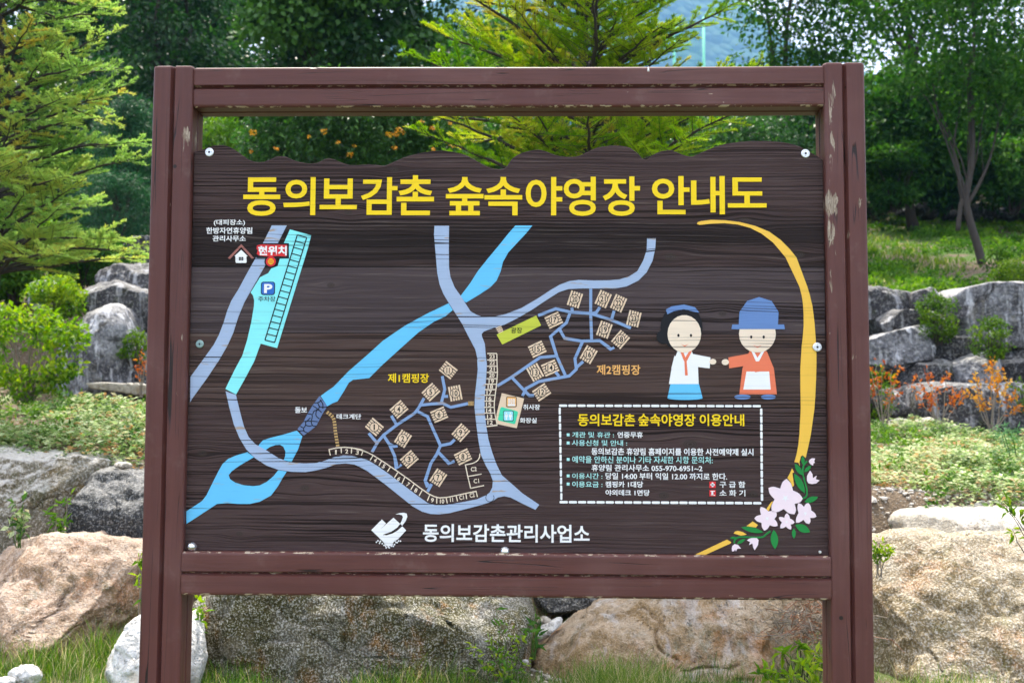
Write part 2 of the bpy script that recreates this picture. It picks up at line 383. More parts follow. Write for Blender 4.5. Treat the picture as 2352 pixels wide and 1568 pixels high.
def log(name, origin, axis, length, mat, wd=DEP, dp=DEP, seed=0):
    """profile in (x,y) swept along z for posts; (z,y) swept along x for rails; slightly uneven, ends eased"""
    prof = log_profile(wd, dp); n = len(prof); mb = MB(); vs = []
    st = [0, .002, .007] + list(np.linspace(.03, length-.03, 26)) + [length-.007, length-.002, length]
    rr = np.random.default_rng(seed); ph = rr.uniform(0, 6, 4)
    for i, t in enumerate(st):
        e = {0: .006, 1: .0022, 2: 0}.get(min(i, len(st)-1-i), 0)
        wob = .0012*math.sin(t*3.1+ph[0]), .001*math.sin(t*2.3+ph[1])
        for (a, b) in prof:
            a2 = a+(wd/2-a)/(wd/2)*e+wob[0]; b2 = b+(dp/2-b)/(dp/2)*e+wob[1]
            vs.append((origin[0]+a2, origin[1]+b2, origin[2]+t) if axis == 'z' else (origin[0]+t, origin[1]+b2, origin[2]+a2))
    fs = []
    for i in range(len(st)-1):
        for j in range(n):
            q = [i*n+j, i*n+(j+1) % n, (i+1)*n+(j+1) % n, (i+1)*n+j]; fs.append(q if axis == 'z' else q[::-1])
    mb.add(vs, fs, 0, False)
    c0, c1 = list(range(n))[::-1], [(len(st)-1)*n+j for j in range(n)]
    mb.f += [c0, c1] if axis == 'z' else [c0[::-1], c1[::-1]]; mb.m += [0, 0]; mb.sm += [False, False]
    return mb.build(name, mat, sign)
ztop = 2.602
log('post', (-SX, 0, -.35), 'z', ztop+.35-.004, M['frame_post_l'], seed=1)
tag(log('post', (XI, 0, -.35), 'z', ztop+.35, M['frame_post_r'], seed=2), 'right post with a bare weathered knot')
log('top_rail', (-XI-.002, .003, 2.4667), 'x', 2*XI+.004, M['frame_rail'], wd=.126, dp=.122, seed=3)
ZB0, ZB1 = .9795, 1.1095
log('bottom_rail', (-XI-.002, -.004, ZB0), 'x', 2*XI+.004, M['frame_rail'], wd=ZB1-ZB0, dp=.122, seed=4)

def crop(x0, y0, k): return lambda x, y: ((x0+x/k)/1.18367, (y0+y/k)/1.18367)
A_, B_, C_, D_, E_, F_, G_, H_, I_, J_, K_, L_ = [crop(*a) for a in ((500, 580, 3.136), (480, 1040, 3.2673), (960, 960, 3.4087), (1280, 600, 3.1365), (1500, 1060, 3.92),
    (1840, 1180, 4.3565), (980, 1360, 3.5636), (380, 160, 2.904), (1080, 160, 2.903), (1640, 160, 2.904), (1740, 780, 4.704), (1320, 1000, 7.125))]
P_ = lambda x, y: (x, y)                     # the 2352 x 1568 grid itself
N_ = crop(1180, 600, 3.92)
def bw(p): q = at(p[0], p[1], YB); return (q[0], q[2])
def pts(c, L): return [bw(c(*q)) for q in L]

# the board itself: wavy mountain outline, planks stained dark brown
top = [(H_, q) for q in [(440, 735), (480, 720), (560, 690), (620, 682), (680, 685), (740, 712), (810, 760), (870, 800), (940, 815), (1000, 805), (1060, 778), (1110, 766), (1160, 775), (1230, 805), (1330, 825), (1400, 820), (1450, 795), (1490, 785), (1540, 795), (1610, 825), (1680, 838), (1800, 832), (1880, 838), (1935, 842), (2000, 815)]] + \
      [(I_, q) for q in [(60, 775), (130, 755), (200, 738), (290, 726), (370, 726), (450, 735), (530, 755), (600, 790), (680, 835), (740, 860), (800, 870), (850, 862), (880, 825), (910, 785), (960, 752), (1030, 728), (1110, 716), (1170, 728), (1240, 755), (1320, 772), (1400, 770), (1460, 755), (1540, 715), (1600, 695), (1680, 685), (1740, 683)]] + \
      [(J_, q) for q in [(200, 697), (260, 735), (330, 797), (400, 755), (460, 728), (530, 722), (580, 735), (640, 760), (700, 770), (740, 755), (830, 715), (930, 680), (1050, 658), (1180, 648), (1330, 650), (1460, 665), (1560, 695), (1650, 745), (1695, 770), (1712, 800)]]
topw = [bw(c(*q)) for c, q in top]; topw[0] = (-.969, topw[0][1]); topw[-1] = (.969, topw[-1][1])
topw = [tuple(q) for q in crom(topw, 3)]
mb = MB(); zb = ZB1+.001; n = len(topw); th = .036; ch = .0025
fr = [(x, YB, z-ch) for x, z in topw]; fe = [(x, YB+ch, z) for x, z in topw]; bk = [(x, YB+th, z) for x, z in topw]
fb = [(x, YB, zb) for x, z in topw]; bb = [(x, YB+th, zb) for x, z in topw]
mb.add(fr+fe+bk+fb+bb, [[i+3*n, i+1+3*n, i+1, i] for i in range(n-1)] + [[i, i+1, i+1+n, i+n] for i in range(n-1)] + [[i+n, i+1+n, i+1+2*n, i+2*n] for i in range(n-1)] + [[i+2*n, i+1+2*n, i+1+4*n, i+4*n] for i in range(n-1)]
       + [[3*n, 0, n, 2*n, 4*n], [4*n-1, 5*n-1, 3*n-1, 2*n-1, n-1][::1]])
board = mb.build('board', M['board'], sign)

LAY = .0009
def art(name, polys, mats, lay=1, raise_=.0, parent=None, label=None):
    """painted areas: each entry (outline points on the board, material index)"""
    mb = MB()
    for e in polys:
        ol, mi = e[0], e[1]; l2 = e[2] if len(e) > 2 else 0
        y = YB-LAY*(lay+l2); a = sum(ol[i][0]*ol[(i+1) % len(ol)][1]-ol[(i+1) % len(ol)][0]*ol[i][1] for i in range(len(ol)))
        if a < 0: ol = ol[::-1]
        k = len(ol); mb.add([(p[0], y, p[1]) for p in ol]+[(p[0], YB+.0005, p[1]) for p in ol], [list(range(k))]+[[i, i+k, (i+1) % k+k, (i+1) % k] for i in range(k)], mi)
    o = mb.build(name, mats, parent or board)
    if label: o['label'] = label
    return o
def ribbon(P, wd):
    """outline of a stroke of width wd (or list) along board points P"""
    P = [np.array(p) for p in P]; L, Rr = [], []
    for i, p in enumerate(P):
        t = P[min(i+1, len(P)-1)]-P[max(i-1, 0)]; t = t/(np.linalg.norm(t)+1e-9); q = np.array([-t[1], t[0]]); h = (wd[i] if isinstance(wd, (list, tuple)) else wd)/2
        if 0 < i < len(P)-1:
            a = P[i]-P[i-1]; b = P[i+1]-P[i]; c = np.dot(a, b)/(np.linalg.norm(a)*np.linalg.norm(b)+1e-9); h /= max(.6, math.sqrt(max(.05, (1+c)/2)))
        L.append(tuple(p+q*h)); Rr.append(tuple(p-q*h))
    return L+Rr[::-1]
def segs(P, wd): return [ribbon([P[i], P[i+1]], wd) for i in range(len(P)-1)]
def disc(c, r, n=20): return [(c[0]+r*math.cos(2*math.pi*i/n), c[1]+r*math.sin(2*math.pi*i/n)) for i in range(n)]
def rrect(x0, y0, x1, y1, r, n=4):
    o = []
    for cx, cy, a in ((x1-r, y0+r, -90), (x1-r, y1-r, 0), (x0+r, y1-r, 90), (x0+r, y0+r, 180)):
        for k in range(n+1): th_ = R(a+90*k/n); o.append((cx+r*math.cos(th_), cy+r*math.sin(th_)))
    return o
U = pxm(YB)                                   # metres per photo pixel on the board

def glyphs(body, x0, y0, x1, y1, bold=.0, rot=0.):
    """outline triangles of a text fitted to the board-plane box; returns (verts2d, faces)"""
    cu = bpy.data.curves.new('lettering', 'FONT'); cu.body = body; cu.size = 1; cu.offset = bold*.72; cu.resolution_u = 4
    ob = bpy.data.objects.new('lettering', cu); COL.objects.link(ob); dg = bpy.context.evaluated_depsgraph_get(); dg.update()
    me = bpy.data.meshes.new_from_object(ob.evaluated_get(dg)); V = np.array([v.co[:2] for v in me.vertices]); Fs = [list(p.vertices) for p in me.polygons]
    bpy.data.objects.remove(ob); bpy.data.curves.remove(cu); bpy.data.meshes.remove(me)
    lo, hi = V.min(0), V.max(0); V = (V-lo)/np.maximum(hi-lo, 1e-6)
    V = V*[x1-x0, y1-y0]+[x0, y0]
    if rot:
        c = np.array([(x0+x1)/2, (y0+y1)/2]); k, s_ = math.cos(rot), math.sin(rot); V = (V-c)@np.array([[k, s_], [-s_, k]])+c
    return V, Fs
def text(name, items, mats, lay=2, label=None, parent=None):
    """items: (body, crop, (x0,y0,x1,y1) in crop pixels, bold, material index[, rot])"""
    mb = MB()
    for it in items:
        body, c, (x0, y0, x1, y1), bold, mi = it[:5]
        a, b = bw(c(x0, y1)), bw(c(x1, y0)); V, Fs = glyphs(body, a[0], a[1], b[0], b[1], bold, it[5] if len(it) > 5 else 0)
        y = YB-LAY*lay; mb.add([(v[0], y, v[1]) for v in V], Fs, mi)
        # side walls of the raised paint
        from collections import Counter
        ec = Counter(); 
        for f in Fs:
            for i in range(len(f)): ec[(f[i], f[(i+1) % len(f)])] += 1
        bd = [(i, j) for (i, j) in ec if (j, i) not in ec]; n_ = len(V); b0 = len(mb.v)-n_
        mb.v += [(v[0], YB+.0005, v[1]) for v in V]
        for i, j in bd: mb.f.append([b0+j, b0+i, b0+n_+i, b0+n_+j]); mb.m.append(mi); mb.sm.append(False)
    o = mb.build(name, mats, parent or board)
    if label: o['label'] = label
    return o

# heading
T = [('동', H_, (815, 938, 1112, 1240)), ('의', H_, (1132, 936, 1390, 1235)), ('보', H_, (1420, 946, 1717, 1188)), ('감', H_, (1745, 936, 2036, 1232)), ('촌', I_, (-6, 920, 292, 1235)),
     ('숲', I_, (383, 934, 682, 1236)), ('속', I_, (687, 934, 987, 1236)), ('야', I_, (1013, 934, 1303, 1236)), ('영', I_, (1313, 932, 1568, 1240)), ('장', J_, (-4, 930, 290, 1240)),
     ('안', J_, (385, 927, 680, 1228)), ('내', J_, (694, 927, 958, 1228)), ('도', J_, (984, 938, 1287, 1175))]
for ch_, c, b in T: text('heading_letter', [(ch_, c, b, .026, 0)], M['yellow'], 2.2)
W_ = M['white']
text('place_lettering', [('(대피장소)', A_, (255, 53, 522, 108), .022, 0), ('한방자연휴양림', A_, (191, 120, 583, 175), .022, 0), ('관리사무소', A_, (245, 190, 528, 240), .022, 0)], W_)
text('place_lettering', [('돌보', B_, (1052, 217, 1160, 268), .024, 0)], W_)
text('place_lettering', [('데크계단', B_, (1422, 277, 1640, 323), .024, 0)], W_)
text('place_lettering', [('취사장', L_, (728, 705, 1055, 808), .024, 0)], W_)
text('place_lettering', [('화장실', L_, (665, 965, 990, 1065), .024, 0)], W_)
text('campsite_lettering', [('제1캠핑장', C_, (322, 188, 703, 272), .024, 0)], M['yellow'])
text('campsite_lettering', [('제2캠핑장', D_, (1073, 1228, 1445, 1312), .022, 0)], M['orange'])
text('office_lettering', [('동의보감촌관리사업소', G_, (605, 235, 2220, 398), .030, 0)], W_)

# river
up = [(380, 42), (525, 42), (470, 110), (390, 195), (320, 270), (275, 350), (255, 430), (220, 510), (170, 565), (80, 625)]
up = pts(D_, up)+pts(N_, [(345, 870), (325, 862), (283, 800), (330, 740)])+pts(D_, [(0, 525), (60, 430), (140, 330), (240, 210), (320, 110)])
mid = pts(N_, [(155, 880), (200, 950), (120, 1020), (0, 1075)])+pts(P_, [(960, 764), (920, 800), (880, 836), (848, 868)])+pts(C_, [(0, 245)])+pts(B_, [(1530, 0), (1490, 70), (1430, 165), (1380, 185), (1340, 208), (1280, 118), (1330, 80), (1390, 40), (1430, 0)])+pts(P_, [(800, 853), (848, 811), (880, 782), (930, 748), (985, 718)])+pts(N_, [(0, 955)])
low1 = pts(B_, [(1068, 425), (950, 460), (830, 490), (770, 510), (745, 535), (720, 570), (775, 607), (830, 570), (880, 552), (920, 550), (950, 568), (968, 610), (965, 650), (953, 685), (1020, 705), (1080, 590), (1118, 475)])
low2 = pts(B_, [(630, 615), (530, 645), (460, 675), (410, 720), (370, 790), (340, 850), (300, 930), (265, 1000), (225, 1050), (150, 1100), (88, 1140), (88, 1252), (200, 1180), (360, 1075), (450, 1068), (560, 1075), (650, 1075), (740, 1055), (840, 1000), (900, 920), (945, 840), (980, 787), (905, 775), (860, 830), (800, 880), (740, 910), (680, 917), (600, 910), (520, 885), (475, 855), (463, 820), (490, 785), (560, 735), (688, 660)])
for q in (up, mid, low1, low2): art('river', [(q, 0)], M['river'], 1)
# roads
lr = pts(A_, [(750, 104), (676, 252), (612, 383), (545, 500), (470, 640), (405, 745), (370, 830), (340, 930), (300, 1035), (255, 1120), (190, 1210), (110, 1320), (57, 1392)])+pts(B_, [(122, 172), (140, 140)])+pts(A_, [(200, 1400), (300, 1250), (370, 1130), (420, 1020), (465, 880), (515, 760), (565, 670), (620, 575), (690, 450), (733, 383), (803, 252), (877, 104)])
art('road', [(lr, 0)], M['road'], 1.5)
mr = pts(B_, [(437, 75), (470, 220), (510, 370), (560, 490), (620, 590), (700, 670), (800, 735), (900, 770), (1020, 790), (1150, 793), (1250, 775), (1330, 755), (1420, 722), (1500, 715), (1580, 725), (1650, 758)]) + \
     pts(C_, [(60, 1050), (136, 1092), (300, 1215), (450, 1335), (550, 1415), (640, 1465), (720, 1487), (800, 1490), (900, 1478), (1050, 1440), (1200, 1400), (1290, 1370), (1340, 1335), (1400, 1322), (1460, 1335), (1568, 1390)])+pts(G_, [(1695, 88), (1732, 40)]) + \
     pts(C_, [(1568, 1295), (1450, 1190), (1380, 1130), (1330, 1030), (1290, 920), (1255, 800), (1235, 680), (1220, 560), (1218, 440), (1225, 330), (1235, 200), (1240, 100)]) + \
     pts(D_, [(126, 1129), (120, 1050), (95, 985), (93, 965), (110, 945), (160, 925), (290, 885), (400, 830), (520, 760), (640, 680), (750, 610), (830, 583), (950, 577), (1100, 578), (1230, 578), (1330, 560), (1430, 510), (1500, 440), (1550, 340), (1572, 240), (1578, 150), (1503, 150), (1500, 250), (1470, 340), (1420, 430), (1350, 475), (1270, 500), (1180, 508), (1050, 510), (920, 505), (840, 515), (760, 545), (690, 585), (560, 670), (430, 745), (300, 795), (200, 818), (130, 820)]) + \
     pts(N_, [(520, 1025), (450, 1000), (390, 965), (325, 865), (280, 795), (220, 710), (175, 600), (160, 500), (158, 300), (160, 56), (5, 56), (0, 150), (20, 380), (35, 560), (60, 680), (100, 780), (160, 880), (230, 990), (300, 1100), (360, 1220), (440, 1370), (465, 1480)]) + \
     pts(C_, [(1150, 60), (1155, 150), (1145, 250), (1130, 380), (1125, 500), (1140, 640), (1160, 800), (1185, 940), (1230, 1040), (1270, 1110), (1295, 1180), (1290, 1240), (1265, 1290), (1230, 1315), (1150, 1350), (1000, 1380), (850, 1405), (760, 1405), (690, 1385), (600, 1320), (480, 1230), (350, 1130), (230, 1045), (130, 985)]) + \
     pts(B_, [(1640, 670), (1560, 648), (1480, 645), (1400, 660), (1320, 690), (1240, 712), (1130, 716), (1000, 705), (900, 665), (800, 600), (700, 545), (640, 480), (600, 390), (570, 280), (545, 180), (528, 108)])
art('road', [(mr, 0)], M['road'], 2)
ring = [bw(C_(1268+38*math.cos(t), 1335+38*math.sin(t))) for t in np.linspace(-.6, 3.9, 16)]
art('road_marking', [(ribbon(ring, .0016), 0)], M['ink'], 2.6)
# aqua parking area with bay ladder
tl = pts(A_, [(905, 138), (1085, 188), (1060, 290), (795, 1148), (655, 1110), (600, 1260), (520, 1410), (445, 1543), (355, 1495), (430, 1340), (500, 1210), (540, 1080), (575, 930), (598, 790), (600, 740), (590, 700), (570, 675), (650, 545), (720, 510), (745, 470), (800, 450), (820, 385), (898, 385), (893, 255), (853, 253)])
pk = art('parking_area', [(tl, 0)], M['teal'], 1.8)
la, lb, lc, ld = [np.array(bw(A_(*q))) for q in ((968, 185), (1048, 208), (775, 1100), (692, 1080))]
lad = segs([la, lb, lc, ld, la], .0034)+[ribbon([la+(ld-la)*t, lb+(lc-lb)*t], .003) for t in np.arange(1, 17)/17]
art('parking_bays', [(q, 0) for q in lad], M['ink'], 2.4)
Q = lambda c, x0, y0, x1, y1: (*bw(c(x0, y1)), *bw(c(x1, y0)))
a = Q(A_, 657, 583, 779, 697); b = Q(A_, 664, 589, 772, 690)
ps = art('parking_symbol', [(rrect(*a, .008), 1, 0), (rrect(*b, .006), 0, .6)], [M['blue'], M['ink']], 2.4)
text('parking_letter', [('P', A_, (685, 603, 757, 680), .05, 0)], W_, 3.8)
text('place_lettering', [('주차장', A_, (634, 708, 782, 752), .004, 0)], M['ink'], 2.6, 'black lettering')
# you-are-here marker
a = Q(A_, 618, 255, 897, 383)
hm = pts(A_, [(625, 275), (660, 266), (880, 268), (884, 300), (880, 362), (868, 368), (790, 364), (740, 372), (640, 360), (622, 345), (632, 318), (621, 300)])
art('location_sign', [(rrect(*a, .002), 1, 0), (hm, 0, .7)], [M['red'], M['ink']], 2.6)
text('location_lettering', [('현위치', A_, (634, 280, 880, 360), .05, 0)], W_, 4.2)
c = bw(A_(743, 412)); k = U*(1/3.136/1.18367)
art('location_dot', [(disc(c, 56*k), 0, 0), (disc(c, 43*k), 1, .6), (disc(c, 26*k), 2, 1.2)]+[(ribbon([(c[0]-22*k, c[1]+dy*k), (c[0]+22*k, c[1]+dy*k)], 4*k), 1, 1.8) for dy in (-14, -4, 6, 15)], [M['ink'], M['red'], M['yellow']], 2.8)
# house symbol
art('house_symbol', [(pts(A_, [(490, 263), (598, 380), (580, 388), (490, 287), (392, 392), (376, 380)]), 0), (pts(A_, [(490, 312), (545, 365), (533, 367), (535, 415), (530, 423), (447, 423), (441, 415), (441, 367), (432, 365)]), 1)]
    + [(pts(A_, [(x, y), (x+17, y), (x+17, y+13), (x, y+13)]), 2, .6) for x in (470, 491) for y in (373, 388)], [M['roof_brown'], M['white'], M['ink']], 2)
# stone weir
wb = pts(B_, [(1270, 118), (1340, 208), (1300, 270), (1260, 345), (1240, 385), (1130, 470), (1075, 410), (1130, 345), (1165, 275), (1210, 200)])
cr = [[(1225, 180), (1260, 175), (1290, 155)], [(1255, 175), (1275, 215), (1340, 215)], [(1275, 150), (1300, 190), (1300, 230)], [(1210, 205), (1245, 225), (1290, 265)], [(1270, 200), (1260, 240), (1225, 250), (1210, 280)], [(1165, 275), (1205, 285), (1200, 335)], [(1245, 235), (1240, 290), (1270, 320)],
      [(1130, 345), (1180, 340), (1255, 345)], [(1195, 340), (1210, 380), (1245, 385)], [(1150, 345), (1150, 375), (1185, 385), (1210, 375)], [(1100, 385), (1130, 400), (1150, 370)], [(1130, 400), (1135, 430), (1165, 445)], [(1085, 430), (1120, 425), (1135, 430)], [(1190, 310), (1165, 335), (1150, 345)]]
art('stone_weir', [(wb, 0)]+[(ribbon(pts(B_, crom(q, 4)), .0028), 1, .6) for q in cr], [M['stone_blue'], M['ink']], 1.6)
# deck steps
p0 = crom([(1340, 262), (1395, 318), (1412, 440), (1432, 560)], 12)
cum = np.cumsum([0]+[np.hypot(*(p0[i+1]-p0[i])) for i in range(len(p0)-1)])
def along(s): i = min(np.searchsorted(cum, s, side='right')-1, len(p0)-2); t = (s-cum[i])/(cum[i+1]-cum[i]); d = p0[i+1]-p0[i]; return p0[i]+d*t, d/np.hypot(*d)
st = []
for s in np.linspace(4, cum[-1]-4, 13):
    q, d = along(s); e = np.array([-d[1], d[0]]); st.append((pts(B_, [q+d*8+e*15, q+d*8-e*15, q-d*8-e*15, q-d*8+e*15]), 0))
art('deck_steps', st, M['tan'], 1.6)
art('deck_steps', [(pts(C_, [(x, 445), (x+9, 445), (x+9, 486), (x, 484)]), 0) for x in (1068, 1081, 1094, 1107)], M['tan'], 1.6)
art('plaza_steps', [(pts(D_, [(212+i*8, 912+i*14), (258+i*6, 893+i*14), (262+i*6, 902+i*14), (215+i*8, 922+i*14)]), 0) for i in range(4)], M['beige'], 1.6)
# footpaths
wp = .0087; _lay = [1.55]
def nxt(): _lay[0] += .03; return _lay[0]
for L in ([(145, 740), (215, 822)], [(175, 915), (228, 822), (285, 755), (410, 660), (570, 555), (612, 500), (658, 415)], [(285, 765), (335, 840), (385, 950), (405, 1068), (448, 1030)], [(338, 840), (380, 862), (412, 858)], [(355, 578), (402, 660)],
          [(600, 540), (690, 585), (740, 700), (810, 855), (775, 935), (720, 1020), (668, 1180), (700, 1225)], [(690, 1280), (728, 1210)], [(668, 1180), (690, 1240)], [(805, 855), (905, 835), (942, 798)], [(780, 905), (890, 1020), (940, 998)], [(610, 482), (720, 470), (830, 462), (905, 500), (1065, 465)], [(815, 470), (850, 335), (826, 212)], [(832, 400), (880, 398)]):
    art('footpath', [(ribbon(pts(C_, L), wp), 0)], M['path'], nxt())
for L in ([(1023, 580), (1022, 780), (1030, 1015)], [(575, 808), (725, 750), (850, 780), (1020, 790), (1210, 850), (1365, 915)], [(862, 742), (866, 785)], [(1100, 738), (1070, 782), (1025, 792)], [(1222, 768), (1198, 848)], [(848, 780), (815, 870), (750, 925), (680, 985), (735, 1160), (805, 1315)],
          [(757, 925), (800, 1002), (940, 1025), (1100, 1022), (1195, 1095), (1222, 1078)], [(955, 1025), (888, 1175), (900, 1265), (840, 1322), (580, 1370), (470, 1430), (440, 1495)], [(900, 1250), (958, 1200)], [(740, 1152), (590, 1165), (345, 1335), (225, 1408)], [(345, 1330), (465, 1455), (500, 1490), (540, 1488)], [(752, 1325), (722, 1288)]):
    art('footpath', [(ribbon(pts(D_, L), wp*1.02), 0)], M['path'], nxt())
# plaza, kitchen and washroom block
art('plaza', [(pts(D_, [(220, 970), (557, 808), (600, 892), (268, 1055)]), 0)], M['olive'], 1.7)
text('place_lettering', [('광장', D_, (342, 910, 438, 958), .012, 0)], M['ink'], 2.4, 'black lettering')
art('facility_block', [(pts(L_, [(315, 485), (748, 590), (605, 1165), (206, 1080), (212, 900)]), 0)], M['beige'], 1.7)
art('washroom_area', [(pts(L_, [(300, 758), (325, 757), (610, 835), (630, 860), (578, 1070), (555, 1085), (255, 1015), (240, 990), (285, 785)]), 0)], M['mint'], 2.3)
bx = lambda c, x0, y0, x1, y1, r: rrect(*Q(c, x0, y0, x1, y1), r)
art('kitchen_symbol', [(bx(L_, 400, 555, 606, 755, .004), 1), (bx(L_, 411, 565, 595, 744, .0035), 0, .6), (bx(L_, 432, 697, 575, 735, .001), 2, 1.2)]+[(bx(L_, x, 595, x+36, 685, .0022), 2, 1.2) for x in (437, 485, 533)]+[(bx(L_, x+13, 608, x+23, 670, .0008), 0, 1.8) for x in (437, 485, 533)], [M['orange'], M['ink'], M['white']], 2.4)
def person_sym(cx): return [(disc(bw(L_(cx, 872)), .0019), 2, 1.2), (pts(L_, [(cx-32, 895), (cx+32, 895), (cx+26, 950), (cx+14, 950), (cx+12, 1002), (cx-12, 1002), (cx-14, 950), (cx-26, 950)]), 2, 1.2)]
art('washroom_symbol', [(bx(L_, 343, 825, 545, 1028, .004), 1), (bx(L_, 354, 836, 534, 1017, .0035), 0, .6)]+person_sym(405)+person_sym(482), [M['pale_blue'], M['ink'], M['white']], 3.0)
# numbered tent decks
def deck(c, k, cx, cy, ang, num, tilt=0):
    a = R(ang); dx = np.array([math.cos(a), math.sin(a)]); dy = np.array([-dx[1], dx[0]]); o = np.array([cx, cy]); Ls, Wd = 68*k, 58*k; polys = []
    q = lambda u, v: tuple(o+dx*u*k+dy*v*k)
    for v0, full in ((-58, 1), (-33, 0), (-10, 0), (13, 0), (38, 1)):
        v1 = v0+16
        polys.append((pts(c, [q(-68, v0), q(68, v0), q(68, v1), q(-68, v1)]), 0))
    polys.append((pts(c, [(cx+47*k*math.cos(R(22.5+45*i)), cy+47*k*math.sin(R(22.5+45*i))) for i in range(8)]), 1, .5))
    polys.append((pts(c, [(cx+40*k*math.cos(R(22.5+45*i)), cy+40*k*math.sin(R(22.5+45*i))) for i in range(8)]), 0, 1.0))
    o_ = art('tent_deck', polys, [M['beige'], M['ink']], 2.2)
    wd = (28 if len(num) == 1 else 48)*k; ht = 52*k
    if num == '1': wd = 13*k
    if num == '11': wd = 30*k
    text('deck_number', [(num, c, (cx-wd/2, cy-ht/2, cx+wd/2, cy+ht/2), .028, 0)], M['ink'], 3.6)
for i, (cx, cy, an) in enumerate([(197, 683, 40), (461, 790, 122), (520, 980, 139), (424, 518, 139), (720, 358, 137), (797, 567, 157), (788, 1150, 123), (1018, 957, 154), (997, 733, 132), (945, 370, 79), (881, 158, 38)]): deck(C_, 1., cx, cy, an, str(i+1))
for i, (cx, cy, an) in enumerate([(603, 1460, 146), (547, 1293, 61), (676, 1253, 157), (566, 1093, 155), (1003, 1140, 120), (707, 846, 155), (1275, 1011, 131), (1137, 928, 110), (886, 670, 108), (1127, 667, 114), (1258, 703, 114), (1388, 835, 104)]): deck(D_, .94, cx, cy, an, str(i+12))
# caravan bays beside the roads
lw = .0030
def bay(name, polys): return art(name, [(q, 0) for q in polys], M['cream'], 2.1)
edge = pts(C_, crom([(1332, 5), (1334, 100), (1337, 180), (1330, 280), (1315, 400), (1308, 470), (1311, 540), (1322, 600), (1336, 665)], 3))+pts(C_, [(1236, 678)])
rung = [(1244, 2, 1332), (1243, 62, 1333), (1240, 120, 1335), (1238, 177, 1336), (1235, 235, 1333), (1226, 286, 1329), (1220, 336, 1322), (1216, 388, 1316), (1214, 442, 1310), (1214, 500, 1309), (1216, 553, 1313), (1222, 610, 1324)]
bay('caravan_bays', [ribbon(edge, lw)]+[ribbon(pts(C_, [(a, y), (b, y)]), lw) for a, y, b in rung])
for (x, y), nn in zip([(1287, 33), (1289, 88), (1287, 147), (1285, 204), (1281, 260), (1272, 310), (1262, 363), (1258, 418), (1256, 472), (1258, 528), (1266, 584), (1270, 640)], range(23, 11, -1)):
    text('bay_number', [(str(nn), C_, (x-25, y-19, x+25, y+19), .03, 0)], M['cream'], 2.2)
e1 = pts(B_, [(1352, 593), (1420, 578), (1490, 572), (1560, 578), (1650, 597)])+pts(C_, [(60, 890), (120, 912), (180, 940), (290, 1010), (400, 1085), (520, 1170), (620, 1245), (700, 1300), (750, 1325), (800, 1338), (870, 1333), (960, 1315), (1050, 1295), (1140, 1277), (1152, 1330)])
tk = [ribbon(pts(B_, q), lw) for q in ([(1355, 592), (1367, 645)], [(1462, 575), (1465, 626)], [(1556, 580), (1553, 628)], [(1658, 600), (1642, 645)])]+[ribbon(pts(C_, q), lw) for q in ([(186, 945), (158, 990)], [(265, 995), (240, 1040)], [(348, 1050), (318, 1095)], [(418, 1098), (383, 1152)], [(480, 1145), (453, 1205)], [(565, 1212), (535, 1262)], [(640, 1268), (612, 1318)], [(710, 1312), (688, 1365)], [(776, 1338), (775, 1390)], [(862, 1335), (873, 1388)], [(955, 1318), (968, 1370)], [(1045, 1298), (1053, 1350)])]
bay('caravan_bays', [ribbon(e1, lw)]+tk)
for nn, c, x, y, wd, ro in [('1', B_, 1416, 615, 14, 0), ('2', B_, 1512, 608, 26, 0), ('3', B_, 1607, 618, 26, -.1), ('4', C_, 206, 990, 24, -.5), ('5', C_, 284, 1045, 24, -.55), ('6', C_, 425, 1160, 24, -.55), ('7', C_, 510, 1214, 24, -.55), ('8', C_, 582, 1268, 26, -.35), ('9', C_, 735, 1360, 26, -.1), ('10', C_, 825, 1370, 40, 0), ('11', C_, 912, 1354, 28, .1), ('C1', C_, 1005, 1335, 42, .2), ('C2', C_, 1103, 1314, 46, .2), ('C2', C_, 1118, 1072, 54, .1), ('C1', C_, 1142, 1182, 50, .1)]:
    text('bay_number', [(nn, c, (x-wd/2, y-20, x+wd/2, y+20), .03, 0, ro)], M['cream'], 2.2)
bay('caravan_bays', [ribbon(pts(C_, crom([(1175, 928), (1170, 965), (1150, 995), (1110, 1017), (1042, 1032)], 4)), lw), ribbon(pts(C_, [(1040, 1028), (1063, 1140), (1090, 1254)]), lw), ribbon(pts(C_, [(1086, 1250), (1214, 1223)]), lw), ribbon(pts(C_, [(1065, 1140), (1190, 1117)]), lw)])
# notice: dashed frame and text
dsh = []
for i in range(22): x = 78+i*98.2; dsh.append(bx(E_, x, 153+i*.25, x+87, 178+i*.25, .0028)); dsh.append(bx(E_, x+6, 1179+i*.5, x+93, 1205+i*.5, .0028))
for i in range(12): y = 187+i*82.6; dsh.append(bx(E_, 74+i*1.5, y, 97+i*1.5, y+72, .0028)); dsh.append(bx(E_, 2220+i*.7, y+8, 2244+i*.7, y+82, .0028))
art('notice_border', [(q, 0) for q in dsh], M['white'], 2)
text('notice_heading', [('동의보감촌', E_, (278, 253, 888, 382), .026, 0), ('숲속야영장', E_, (922, 253, 1530, 382), .026, 0), ('이용안내', E_, (1577, 256, 2050, 382), .026, 0)], M['yellow'])
tb = M['teal_text']
text('notice_lettering', [('개관 및 휴관 :', E_, (218, 445, 663, 505), .012, 0), ('연중무휴', E_, (700, 445, 970, 508), .03, 1)], [tb, W_])
text('notice_lettering', [('사용신청 및 안내 :', E_, (215, 532, 803, 592), .012, 0)], [tb])
text('notice_lettering', [('동의보감촌 휴양림 홈페이지를 이용한 사전예약제 실시', E_, (423, 622, 2148, 690), .026, 0)], W_)
text('notice_lettering', [('예약을 안하신 분이나 기타 자세한 사항 문의처:', E_, (218, 708, 1715, 775), .012, 0)], tb)
